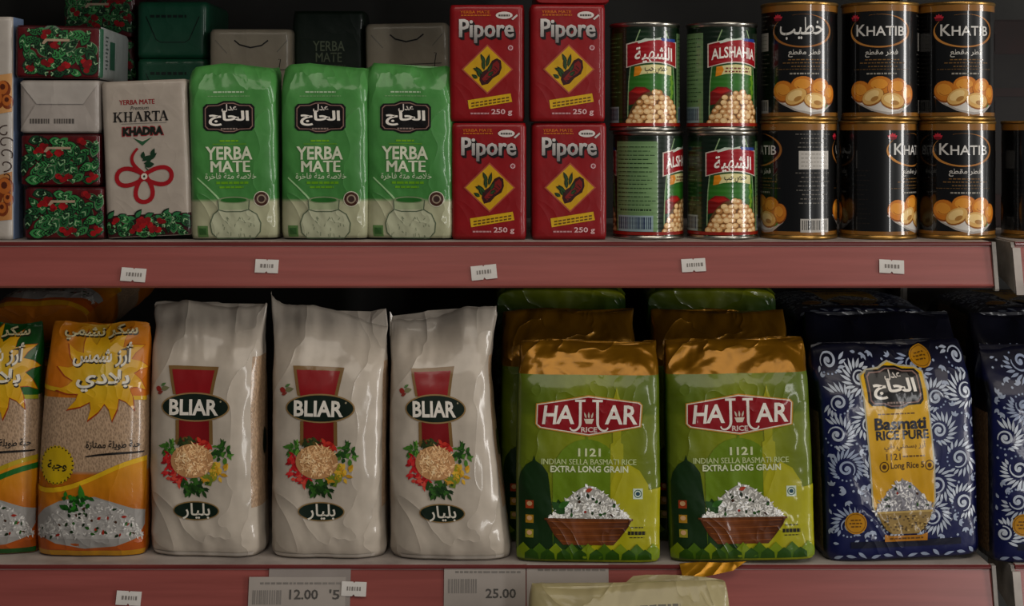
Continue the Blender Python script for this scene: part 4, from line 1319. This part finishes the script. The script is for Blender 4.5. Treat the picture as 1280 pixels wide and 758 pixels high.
# ------------------------------------------------------------------ green and gold pouches
def hajjar_art():
    a = Art(737, 708)
    a.part('mosque_print')
    a.ell(735, 600, 42, 44, '#7c9420', 2, 26); a.ribbon([(735, 560), (735, 545)], [4, .6], '#7c9420', 2)
    a.poly([(693, 600), (777, 600), (777, 700), (693, 700)], '#7c9420', 2)
    a.poly([(766, 512), (770, 500), (772, 492), (774, 500), (778, 512), (777, 560), (780, 562), (780, 640), (764, 640), (764, 562), (767, 560)], '#a8a824', 3)
    a.poly([(764, 640), (764, 612), (770, 596), (786, 586), (800, 594), (811, 612), (811, 618), (829, 616), (829, 700), (700, 700), (740, 690)], '#b4b020', 4)
    a.poly([(650, 700), (650, 610), (653, 598), (660, 588), (668, 583), (670, 576), (672, 583), (680, 588), (687, 598), (689, 612), (692, 640), (694, 700)], '#22451a', 5)
    a.poly([(694, 700), (694, 640), (700, 630), (708, 640), (712, 665), (730, 690), (730, 700)], '#2c501c', 5)
    a.part('logo_plate')
    def hexa(g):
        return [(671 + g, 513 + g * .6), (737, 502 + g), (801 - g, 510 + g * .6), (804.5 - g, 514), (802.5 - g, 541 - g * .6), (737, 552.5 - g), (675 + g, 543 - g * .6), (670.5 + g, 538)]
    a.poly(hexa(0), '#c99a4a', 6); a.poly(hexa(1.4), '#ddd6ca', 7); a.poly(hexa(2.8), '#9c1628', 8)
    a.part('brand_lettering')
    ink = '#e6e2da'
    a.text('H', 679, 515, 696, 538, ink, 10, .02, 0, .12); a.text('A', 696, 514.5, 719, 537.5, ink, 10, .02, 0, .06)
    a.text('A', 757, 514, 779, 537.5, ink, 10, .02, 0, .04); a.text('R', 780, 514, 797.5, 537.5, ink, 10, .02, 0, .04)
    for sx, x in ((-1, 726.5), (1, 748)):
        a.rect(x - 6.5, 507.5, x + 6.5, 510.4, ink, 10)
        t = np.linspace(0, 1, 10)
        hook = np.stack([x + sx * 6.5 * (1 - np.cos(t * 2.9)), 536 + 9.5 * np.sin(t * 2.5)], 1)
        a.ribbon(np.concatenate([[(x, 508.5), (x, 524)], hook]), np.concatenate([[3.4, 3.4], np.linspace(3.3, 1.6, 10)]), ink, 10)
    a.poly([(731, 531), (743.5, 531), (741, 537), (733.5, 537)], '#d8cfc0', 10)
    for i in range(3): a.leaf(734 + i * 3.2, 530.5, 8, 2.4, -1.9 + .3 * i, '#cfc6b6', 10, 3)
    a.text('RICE', 727.5, 541, 747.5, 547.5, '#d8c8c0', 10, .03)
    a.part('variety_lettering')
    a.text('1121', 724, 567, 752, 577, '#d2d6b4', 7, .03)
    a.text('INDIAN SELLA BASMATI RICE', 679, 580, 796, 587, '#c3cb9c', 7, .03)
    a.text('EXTRA LONG GRAIN', 690, 588.5, 786, 596.5, '#d8dcc0', 7, .03)
    a.part('rice_bowl_picture')
    rice_heap(a, 738, 613, 98, 42, 17, 430, specks=16, layer=6)
    a.leaf(708, 648, 22, 13, -2.4, '#35602a', 9, 4); a.leaf(700, 640, 16, 8, -.5, '#4a7a36', 10, 3); a.leaf(734, 620, 9, 5, -.4, '#b4502c', 12, 3)
    a.poly([(684, 654), (791, 654), (786, 664), (776, 677), (768, 686), (706, 686), (695, 674)], lambda x, y: mix('#8a5424', '#5c3414', np.abs(x - 728) / 60), 11)
    for i in range(7):
        y = 657 + i * 4
        a.ribbon([(688 + i * 2.4, y), (715, y + 1.5), (745, y + 1), (786 - i * 2.4, y)], .9, '#7a4a1e' if i % 2 else '#9c6430', 12)
    a.ribbon([(683, 654.5), (792, 654.5)], 2.4, '#7a4c20', 13)
    a.part('small_icons')
    for y, c in ((637, '#b4562a'), (655, '#b8922c'), (673, '#a8a03c')):
        a.part('small_icon#%d' % y)
        a.rect(659.5, y - 5, 669.5, y + 5, c, 7); a.ell(664.5, y - 1, 3.4, 3.0, '#d6b48c', 8, 10)
    a.part('square_mark')
    a.rect(792, 616, 804, 629, '#cdd6c8', 7); a.ring(798, 622.5, 4.4, 4.6, 1.0, '#2c6a5a', 8, n=16); a.ell(798, 622.5, 2.6, 2.6, '#2c5a6a', 8, 12)
    a.part('weight_print')
    a.dashes(789, 806, 664, 1.6, '#5c5a1a', 7, 2, 2, 4); a.dashes(786, 808, 671, 4.5, '#2c2c12', 7, 5, 2, 4, .8); a.dashes(788, 806, 676.5, 1.2, '#4c4a18', 7, 6, 2, 4)
    a.part('leaf_border')
    for i in range(9):
        x = 657 + i * 20
        a.poly([(x - 11, 704), (x - 10, 694), (x - 5, 689), (x, 684), (x + 5, 689), (x + 10, 694), (x + 11, 704)], '#5c7c1c' if i % 2 else '#8a9c20', 14)
    for i in range(8):
        x = 667 + i * 20
        a.poly([(x - 9, 704), (x - 8, 697), (x, 691), (x + 8, 697), (x + 9, 704)], '#3f6418', 15)
    return a
def hajjar_pouch(seed, cxk=((0, 0), (1, 0)), twist=0.0, H=222):
    W, D = 150, 62
    def disp(a, t, v):
        k = sstep(.82, .93, v); e = sstep(55, 74, np.abs(a))
        return .8 * swell(a, t, seed, 40) + 1.3 * crease(a, t, seed, 34, 4, 3) * (1 - k) * .7 + 9 * k * facet(a, t, seed + 4, 17) + .9 * (1 - k) * facet(a, t, seed + 2, 40) + 1.0 * e * crease(a, t, seed + 6, 12)
    def zo(a, t, v): return sstep(.85, 1, v) * (2 * np.sin(a / 22 + seed) + 2.5 * crease(a, 0 * t, seed, 12) + twist * a / 75 * (np.abs(a) < 100))
    p = Pack(W, D, H, 6, w=((0, .985), (.03, 1.0), (.5, 1.0), (.85, .985), (1, .95)), d=((0, .85), (.03, .95), (.1, 1), (.5, 1.0), (.8, .9), (.88, .74), (.94, .5), (1, .22)),
             cx=cxk, cy=((0, -2), (.1, 0), (.8, 1), (1, 9)), disp=disp, zoff=zo, ds=4, dt=3.8, smooth=4)
    o = empty('rice_pouch')
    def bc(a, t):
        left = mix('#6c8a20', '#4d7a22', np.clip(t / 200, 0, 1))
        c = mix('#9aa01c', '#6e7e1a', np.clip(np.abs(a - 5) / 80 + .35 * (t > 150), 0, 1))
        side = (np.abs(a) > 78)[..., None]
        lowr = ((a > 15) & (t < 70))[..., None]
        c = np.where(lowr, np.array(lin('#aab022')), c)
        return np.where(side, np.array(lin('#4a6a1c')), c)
    g = 190
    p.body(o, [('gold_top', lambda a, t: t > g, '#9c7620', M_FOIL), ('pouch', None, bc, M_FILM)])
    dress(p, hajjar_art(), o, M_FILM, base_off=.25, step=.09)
    return o, p
h1, p1 = hajjar_pouch(3)
tag(h1, 'green and gold HAJJAR rice pouch beside the white BLIAR bags', 'rice pouch', 'green and gold pouches')
put(h1, 736, ZL + .0006, -.018, 62, -1.5, .3)
h2, p2 = hajjar_pouch(8)
tag(h2, 'green and gold HAJJAR rice pouch beside the blue patterned pouch', 'rice pouch', 'green and gold pouches')
put(h2, 931, ZL + .0010, -.020, 62, -2.5, -1.6)
# the gold foot fold hanging from the second pouch
me = bpy.data.meshes.new('gold_foot_fold')
q = [(-.066, .0), (-.045, .0012), (-.02, .0002), (.002, .0012), (-.012, -.006), (-.035, -.0095), (-.060, -.0135), (-.064, -.010)]
V = [(x, -.0365 + min(0, z * 1.1), z) for x, z in q] + [(x, -.0352 + min(0, z * 1.1), z) for x, z in q]
n = len(q)
me.from_pydata(V, [], [tuple(range(n)), tuple(range(2 * n - 1, n - 1, -1))] + [(i, n + i, n + (i + 1) % n, (i + 1) % n) for i in range(n)])
cc = np.ones((len(me.loops), 4), np.float32); cc[:, :3] = lin('#c09428')
att = me.color_attributes.new('Col', 'FLOAT_COLOR', 'CORNER'); att.data.foreach_set('color', cc.ravel())
link_mesh('gold_foot_fold', me, M_FOIL, h2)
# second row: taller, with loosely crumpled gold tops; behind it a pile lying foot end forward
for k, (px, lab) in enumerate(((712, 'gold-topped rice pouch standing behind the HAJJAR pouch nearest the white bags'), (902, 'gold-topped rice pouch standing behind the HAJJAR pouch nearest the blue pouch'))):
    o, _ = hajjar_pouch(41 + k, H=246); tag(o, lab, 'rice pouch', 'green and gold pouches')
    put(o, px, ZL + .0006, .058, 62, 1.0 - 3 * k)
src, _ = hajjar_pouch(31)
for j, px in enumerate((702, 890)):
    for k in range(4):
        o = src if (j, k) == (0, 0) else copy_tree(src)
        tag(o, ('dim HAJJAR pouch lying on the back pile, above the pouch nearest the ' + ('white bags' if j == 0 else 'blue pouch')) if k == 3 else 'HAJJAR pouch lying in a back pile hidden behind the standing green and gold pouches', 'rice pouch', 'lying green and gold pouches')
        o.location = (X(px, .16), .160, ZL + .0335 + k * .0665); o.rotation_euler = (math.radians(-90), 0, math.radians(1.5 - 3 * (k % 2)))
        if k == 3: o.rotation_euler = (math.radians(-90 + 6), 0, math.radians(2)); o.location.z += .001

# ------------------------------------------------------------------ blue patterned pouches
def scrolls(a, x0, y0, x1, y1, seed, layer=2):
    r = random.Random(seed)
    cols = ['#b9c0cc', '#c9cfd8', '#a4aec2']
    pts = []
    for _ in range(4000):
        x, y = r.uniform(x0 + 10, x1 - 10), r.uniform(y0 + 10, y1 - 10)
        if all((x - p) ** 2 + (y - q) ** 2 > 38 ** 2 for p, q, _ in pts): pts.append((x, y, r.uniform(0, 6.28)))
    ok = lambda x, y: x0 < x < x1 and y0 < y < y1
    used = []
    for x, y, ph in pts:
        sg = r.choice((-1, 1)); R = r.uniform(9, 12)
        t = np.linspace(0, 1, 30)
        rr = 2.0 + (R - 2.0) * t; th = ph + sg * t * 2.9 * math.pi
        P = np.stack([x + rr * np.cos(th), y + rr * np.sin(th)], 1)
        P[:, 0] = np.clip(P[:, 0], x0, x1); P[:, 1] = np.clip(P[:, 1], y0, y1)
        c = r.choice(cols)
        a.ribbon(P, 1.2 + 1.9 * np.sin(np.pi * np.clip(t * .9 + .1, 0, 1)), c, layer)
        a.ell(x, y, 2.6, 2.6, c, layer, 10)
        n = r.randint(15, 18); end = ph + sg * 2.9 * math.pi
        for i in range(n):
            an = end - sg * (.1 + i * 4.9 / n)
            q0 = R + 2.2
            bx, by = x + q0 * math.cos(an), y + q0 * math.sin(an)
            L = 6.5 + 8.5 * math.sin(math.pi * (i + 1.5) / (n + 2)) * r.uniform(.85, 1.1)
            da = an + sg * .75
            if ok(bx, by) and ok(bx + L * math.cos(da), by + L * math.sin(da)):
                a.leaf(bx, by, L, 3.5, da, c, layer, 4); used.append((bx + .5 * L * math.cos(da), by + .5 * L * math.sin(da)))
        for i in range(5):
            an = end + sg * (.5 + i * .34)
            if ok(x + (R + 4) * math.cos(an), y + (R + 4) * math.sin(an)): a.ell(x + (R + 4) * math.cos(an), y + (R + 4) * math.sin(an), 1.3, 1.3, '#9aa6bc', layer, 7)
    for _ in range(900):
        x, y = r.uniform(x0 + 2, x1 - 2), r.uniform(y0 + 2, y1 - 2)
        if all((x - p) ** 2 + (y - q) ** 2 > 20 ** 2 for p, q, _ in pts) and all((x - p) ** 2 + (y - q) ** 2 > 49 for p, q in used):
            an = r.uniform(0, 6.28); used.append((x, y))
            if r.random() < .5:
                for k in (-.8, 0, .8):
                    L = 7
                    if ok(x + L * math.cos(an + k), y + L * math.sin(an + k)): a.leaf(x, y, L, 3.4, an + k, '#aab3c4', layer, 4)
            else:
                a.ell(x, y, 1.6, 1.6, '#aab3c4', layer, 8)
def blue_art(seed, scroll_top=446):
    a = Art(1131, 700)
    a.part('scroll_print')
    scrolls(a, 1035, scroll_top, 1228, 680, seed)
    a.part('foot_scrolls'); 
    for i in range(12): a.leaf(1040 + i * 15.5, 697 - (i % 3) * 4, 13, 4.5, -.3 + .5 * (i % 3), '#a9b3c6', 2, 4)
    a.part('navy_foot'); a.rect(1062, 676, 1200, 684, '#10183a', 3)
    a.part('yellow_label')
    yel = lambda x, y: mix('#d8b41e', '#cfa51a', (y - 470) / 170)
    a.poly([(1085, 474), (1096, 468), (1112, 466), (1126, 458), (1140, 464), (1158, 466), (1168, 472), (1169, 520), (1171, 590), (1170, 630), (1164, 646), (1152, 655), (1110, 655), (1094, 645), (1090, 632), (1088, 560)], '#b9b4a0', 4)
    a.poly([(1087, 475.5), (1097, 470), (1113, 468), (1126, 460.5), (1140, 466), (1157, 468), (1166, 473.5), (1167, 520), (1169, 590), (1168, 630), (1162, 644), (1151, 653), (1111, 653), (1096, 643), (1092, 632), (1090, 560)], yel, 5)
    badge(a, 1127, 490, 70, 50)
    for nm in ('brand_badge', 'badge_lettering'):
        a.parts[nm] = [(v, f, c, l + 4) for v, f, c, l in a.parts[nm]]
    a.part('title_lettering')
    a.dashes(1103, 1150, 521, 1.6, '#7a5a1a', 7, 5, 2, 5)
    a.text('Basmati', 1098, 525.5, 1163, 540.5, '#1c2138', 8, .035); a.text('RICE PURE', 1099, 541, 1165, 552.5, '#1c2138', 8, .03)
    a.part('small_print')
    a.text(arabic('أرز بسمتي نقي'), 1108, 555, 1160, 566, '#6a4c14', 7, .01)
    a.text('1121', 1110, 569, 1128, 577, '#6a4c14', 7, .01); a.dashes(1131, 1158, 573, 2, '#7a5a1a', 7, 7, 2, 5)
    a.text('Long Rice 5', 1115, 580, 1157, 590, '#5c4214', 7, .02)
    for x in (1107, 1165 - 1): a.ring(x, 585, 5.4, 6, 1.2, '#6a4c14', 7, n=16); a.ell(x, 585, 2.6, 3, '#6a4c14', 7, 10)
    a.part('rice_bowl_picture')
    rice_heap(a, 1130, 602, 76, 40, 19, 330, ('#dad8d6', '#c2c0c0', '#a2a0a4', '#eeecea', '#8a888e'), 10, '#9a989e', 7)
    a.poly([(1097, 641), (1164, 641), (1161, 652), (1154, 662), (1146, 668), (1114, 668), (1106, 662), (1100, 652)], '#a08850', 12)
    r = random.Random(2)
    for i in range(70):
        a.ell(r.uniform(1103, 1158), r.uniform(645, 664), 1.5, 1.2, r.choice(['#5f4c28', '#c4ac74', '#7a6436']), 13, 6)
    a.ribbon([(1096, 641), (1165, 641)], 2.5, '#c2aa70', 13)
    a.part('gold_ribbon')
    a.poly([(1104, 668), (1112, 670), (1150, 670), (1158, 667), (1157, 677), (1104, 677)], '#b9861c', 12); a.dashes(1110, 1152, 673.5, 2, '#7a5614', 13, 9, 3, 6)
    a.part('round_seal')
    for x, y in ((1069, 653), (1171, 456)):
        a.part('round_seal#%d' % x)
        a.ell(x, y, 13.5, 13.5, '#c29420', 6, 24); a.ring(x, y, 11.6, 11.6, .8, '#8a6414', 7, n=24)
        for i in range(3): a.dashes(x - 8 + abs(i - 1) * 2, x + 8 - abs(i - 1) * 2, y - 4 + i * 4, 1.6, '#7a5814', 8, i, 2, 4)
    return a
def blue_pouch(seed, lean=0.0, H=216):
    W, D = 166, 76
    def disp(a, t, v):
        k = sstep(.84, .95, v); e = sstep(60, 80, np.abs(a))
        return 1.0 * swell(a, t, seed, 40) + 2.0 * crease(a, t, seed, 34, 4, 2.5) * .7 + 8 * k * facet(a, t, seed + 4, 16) + 2.2 * (1 - k) * facet(a, t, seed + 3, 36) + 2.0 * e * crease(a, t, seed + 6, 13)
    def zo(a, t, v): return sstep(.85, 1, v) * (2.5 * np.sin(a / 18 + seed) + 4 * crease(a, 0 * t, seed, 12))
    p = Pack(W, D, H, 5, w=((0, .97), (.03, 1.0), (.5, 1.0), (.85, 1.0), (1, .97)), d=((0, .85), (.03, .95), (.1, 1), (.5, 1.0), (.78, .85), (.88, .6), (.95, .3), (1, .12)),
             cx=((0, 0), (1, lean)), cy=((0, -2), (.1, 0), (.8, 2), (1, 14)), disp=disp, zoff=zo, ds=4, dt=3.8, smooth=4)
    o = empty('rice_pouch')
    z = [('clear_side', lambda a, t, g=g: (g * a > 88) & (g * a < 140) & (t > 8) & (t < 150), '#7a6248', M_BROWNRICE) for g in (-1, 1)]
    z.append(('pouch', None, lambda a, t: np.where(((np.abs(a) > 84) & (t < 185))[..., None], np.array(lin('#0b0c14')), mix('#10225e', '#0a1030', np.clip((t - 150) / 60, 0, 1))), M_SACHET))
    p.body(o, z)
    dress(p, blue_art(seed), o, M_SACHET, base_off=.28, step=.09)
    return o
b1 = blue_pouch(4)
tag(b1, 'blue scroll-patterned basmati pouch with yellow label, beside the green and gold pouches', 'rice pouch', 'blue patterned pouches')
put(b1, 1131, ZL + .0006, -.014, 76, 3.0, -2.0)
b2 = blue_pouch(9)
tag(b2, 'blue scroll-patterned pouch cut by the right picture edge, on the neighbouring shelf', 'rice pouch', 'blue patterned pouches')
put(b2, 1340, ZL + .0006, -.018, 76, 2, 0)
b3 = blue_pouch(13, 0.0, 240)
for k, (px, y, lab) in enumerate(((1110, .068, 'blue patterned pouch standing behind the one with its whole label showing'), (1322, .066, 'blue patterned pouch standing second deep at the right edge'))):
    o = b3 if k == 0 else copy_tree(b3)
    tag(o, lab, 'rice pouch', 'blue patterned pouches'); put(o, px, ZL + .0006, y, 76, -1 + 2 * k)
src = blue_pouch(17)
for j, px in enumerate((1078, 1312)):
    for k in range(3):
        o = src if (j, k) == (0, 0) else copy_tree(src)
        tag(o, ('dim blue pouch lying on the back pile, above the ' + ('fully labelled one' if j == 0 else 'cut-off pouch at the right edge')) if k == 2 else 'blue patterned pouch lying in a back pile hidden behind the standing ones', 'rice pouch', 'lying blue pouches')
        o.location = (X(px, .16), .152, ZL + .0405 + k * .0812); o.rotation_euler = (math.radians(-90), 0, math.radians(1.0 - 2 * (k % 2)))
        if k == 2: o.rotation_euler = (math.radians(-90 + 4), 0, math.radians(2)); o.location.z += .001

# ------------------------------------------------------------------ price stickers and shelf labels
def rail_y(z, zt): return -0.021 - 0.0002 - 0.010 * np.clip((zt - .005 - z) / (.0455 - .0075), 0, 1)
M_STICK = plain('white_sticker_paper', '#cfcac4', '#bfbab4', .6, 0, 40)
M_TAGP = plain('grey_label_paper', '#9d948c', '#938a82', .55, 0, 20, coat=.2)
M_INK = plain('faded_black_ink', '#3a3632', '#4a4642', .7, 0, 40)
M_INK2 = plain('pale_grey_ink', '#6d6761', '#7a746e', .7, 0, 40)
M_CLEAR = plain('milky_label_sleeve', '#8f8680', '#857c76', .3, 0, 20, coat=.6)
def on_rail(zt, off):
    th = math.atan2(.010, .0380)
    return th
def rail_panel(name, px0, py0, px1, py1, zt, mat, rot=0.0, notch=False, lift=.0006, thick=.0004):
    """a thin sheet stuck on the leaning rail; returns it with a local frame x right, z up along the rail face"""
    yc = -.027
    cx, cz = X((px0 + px1) / 2, yc), Z((py0 + py1) / 2, yc)
    y = float(rail_y(cz, zt)) - lift
    w = (px1 - px0) / F * (DIST + y); h = (py1 - py0) / F * (DIST + y)
    pts = [(-w / 2, -h / 2), (w / 2, -h / 2), (w / 2, h / 2), (-w / 2, h / 2)]
    if notch: pts = [(-w / 2, -h / 2), (-w * .06, -h / 2), (0, -h * .36), (w * .06, -h / 2), (w / 2, -h / 2), (w / 2, h / 2), (w * .04, h / 2), (0, h * .4), (-w * .04, h / 2), (-w / 2, h / 2)]
    n = len(pts)
    V = [(x, -thick, z) for x, z in pts] + [(x, 0, z) for x, z in pts]
    tr = tessellate_polygon([[Vector((x, z, 0)) for x, z in pts]])
    me = bpy.data.meshes.new(name)
    me.from_pydata(V, [], [tuple(t) for t in tr] + [tuple(n + i for i in reversed(t)) for t in tr] + [(i, n + i, n + (i + 1) % n, (i + 1) % n) for i in range(n)])
    bm = bmesh.new(); bm.from_mesh(me); bmesh.ops.recalc_face_normals(bm, faces=bm.faces[:]); bm.to_mesh(me); bm.free()
    return me, (cx, y, cz), w, h
def marks(parent, rects, mat, name, y=-.0006):
    V = []; Fc = []
    for x0, z0, x1, z1 in rects:
        b = len(V); V += [(x0, y, z0), (x1, y, z0), (x1, y, z1), (x0, y, z1)]; Fc.append((b, b + 1, b + 2, b + 3))
    me = bpy.data.meshes.new(name); me.from_pydata(V, [], Fc)
    return link_mesh(name, me, mat, parent)
TH = -math.atan2(.010, .0380)
def sticker(px0, py0, px1, py1, zt, rot, lab, seed, lift=.0006):
    me, loc, w, h = rail_panel('price_sticker', px0, py0, px1, py1, zt, M_STICK, notch=True, lift=lift)
    o = tag(empty('price_sticker', loc, (TH, math.radians(rot), 0)), lab, 'sticker', 'small white price stickers')
    link_mesh('paper', me, M_STICK, o)
    r = random.Random(seed); rects = []
    x = -w * .28
    while x < w * .3:
        q = r.uniform(.0008, .0024); rects.append((x, -h * .12, x + q, h * .16)); x += q + .0012
    marks(o, rects, M_INK2, 'printed_digits')
    return o
sticker(152, 335, 183, 352, ZU, 4, 'small white price sticker on the upper rail under the white KHARTA pack', 1)
sticker(319, 324.5, 348, 341.5, ZU, 2, 'small white price sticker on the upper rail under the first green bags', 2)
sticker(589, 331.5, 621, 349.5, ZU, -6, 'small white price sticker on the upper rail under the red packs', 3)
sticker(852, 323.5, 882, 340, ZU, -3, 'small white price sticker on the upper rail under the chickpea cans', 4)
sticker(1099, 325, 1130, 342, ZU, 3, 'small white price sticker on the upper rail under the black tins', 5)
sticker(146, 739, 177, 756, ZL, 3, 'small white price sticker on the lower rail under the yellow rice bag', 6)
sticker(427, 727.5, 458, 745, ZL, 2, 'small white price sticker overlapping the 12.00 shelf label', 7, .0022)
sticker(854, 719.5, 883, 735, ZL, 0, 'small white price sticker on the lower rail below the gold fold', 8)

def price_text(parent, txt, x0, z0, x1, z1, y=-.0007, mat=None, name='price_lettering', bold=.02):
    v, f = text_mesh(txt, bold)
    lo, hi = v.min(0), v.max(0); q = (v - lo) / (hi - lo)
    me = bpy.data.meshes.new(name)
    me.from_pydata([(x0 + a * (x1 - x0), y, z0 + b * (z1 - z0)) for a, b in q], [], f)
    return link_mesh(name, me, mat or M_INK, parent)
def shelf_label(px0, py0, px1, py1, lab, price=None, extra=None, sleeve=None, seed=1, lift=.0006):
    me, loc, w, h = rail_panel('shelf_label', px0, py0, px1, py1, ZL, M_TAGP, lift=lift)
    o = tag(empty('shelf_label', loc, (TH, 0, 0)), lab, 'price label', 'printed shelf labels')
    link_mesh('paper', me, M_TAGP, o)
    k = w / (px1 - px0)
    def lx(p): return (p - (px0 + px1) / 2) * k
    def lz(p): return ((py0 + py1) / 2 - p) * k
    r = random.Random(seed)
    rects = []; x = px0 + 14
    while x < px1 - 10:
        q = r.uniform(3, 9); rects.append((lx(x), lz(py0 + 9), lx(min(x + q, px1 - 4)), lz(py0 + 6.5))); x += q + 1.5
    marks(o, rects, M_INK2, 'small_print')
    if price:
        bars = []; x = px0 + 5
        while x < px0 + 42:
            q = r.uniform(.8, 2); bars.append((lx(x), lz(py0 + 33), lx(x + q), lz(py0 + 16))); x += q + r.uniform(.6, 1.6)
        marks(o, bars, M_INK2, 'bar_code')
        t, (a, b, c, d) = price
        price_text(o, t, lx(a), lz(d), lx(c), lz(b))
    if extra:
        t, (a, b, c, d) = extra
        price_text(o, t, lx(a), lz(d), lx(c), lz(b))
    if sleeve:
        a, b, c, d = sleeve
        V = [(lx(a), .0006, lz(d)), (lx(c), .0006, lz(d)), (lx(c), .0006, lz(b)), (lx(a), .0006, lz(b))]
        V += [(x_, y_ - .0003, z_) for x_, y_, z_ in V]
        me = bpy.data.meshes.new('label_sleeve'); me.from_pydata(V, [], [(3, 2, 1, 0), (4, 5, 6, 7), (0, 1, 5, 4), (1, 2, 6, 5), (2, 3, 7, 6), (3, 0, 4, 7)])
        link_mesh('label_sleeve', me, M_CLEAR, o)
    return o
shelf_label(311, 722, 432, 757.5, 'shelf label printed 12.00 with a bar code, under the middle white rice bag', ('12.00', (362, 737, 398, 749)), ("'5", (412, 737, 425, 749)), (335.5, 708.5, 438, 757), 3, .0014)
shelf_label(555, 709, 657, 757.5, 'shelf label printed 25.00 with a bar code, under the narrowing white rice bag', ('25.00', (607, 736.5, 645, 748)), None, None, 4)
shelf_label(658.5, 706.5, 761, 757.5, 'plain grey shelf label partly covered by the pale sack', None, None, None, 5)

# ------------------------------------------------------------------ pale sack in front, only its top edge in view
def sack_disp(a, t, v):
    k = sstep(.6, 1, v)
    return 2.5 * swell(a, t, 5, 50) + 3 * crease(a, t, 6, 40) + 4 * k * crease(a, t * .4, 9, 16)
yS = -.075
sz = ZB + .0006
sh = (Z(731, yS) - sz) * 1000
p = Pack(205, 110, sh, 3.5, w=((0, .95), (.05, 1), (.8, 1), (.97, .97), (1, .94)), d=((0, .7), (.05, 1), (.7, 1), (.9, .6), (1, .16)), cy=((0, 0), (.8, 0), (1, 6)), cx=((0, 0), (1, 0)),
         disp=sack_disp, zoff=lambda a, t, v: sstep(.85, 1, v) * (2 * np.sin(a / 30) + 3 * np.clip(a / 90, -1, 1) + 1.5 * crease(a, 0 * t, 3, 9)), ds=5, dt=6)
o = tag(empty('flour_sack'), 'pale cream sack standing in front of the lower rail, only its top edge visible', 'sack')
p.body(o, [('sack_film', None, '#b3a985', M_FILM)])
a = Art(0, 0); a.part('printed_lettering'); a.dashes(-20, 60, -sh * PX + 24, 6, '#5c5640', 2, 5, 4, 10, 2)
dress(p, a, o, M_FILM)
o.location = (X(787, yS), yS - .0, sz)
o.rotation_euler = (0, 0, 0)

# ------------------------------------------------------------------ print that sits on a plaque, ribbon or oval belongs to it
CARRIER = {'badge_lettering': 'brand_badge', 'mate_picture': 'yellow_diamond', 'title_lettering': 'yellow_label'}
CARRIER_BY = {'logo_plate': 'brand_lettering', 'brand_oval': 'brand_lettering', 'red_ribbon': 'brand_lettering', 'gold_oval': 'brand_lettering'}
for t in [o for o in scn.objects if o.parent is None and o.type == 'EMPTY']:
    kids = {}
    for c in t.children:
        kids.setdefault(c.name.split('.')[0], []).append(c)
    pairs = [(a, b) for a, b in CARRIER.items()] + [(b, a) for a, b in CARRIER_BY.items()]
    for piece, carrier in pairs:
        if piece in kids and carrier in kids and len(kids[piece]) <= len(kids[carrier]):
            ps = sorted(kids[piece], key=lambda o: o.data.name); cs_ = sorted(kids[carrier], key=lambda o: o.data.name)
            for p_, c_ in zip(ps, cs_): p_.parent = c_
            del kids[piece]
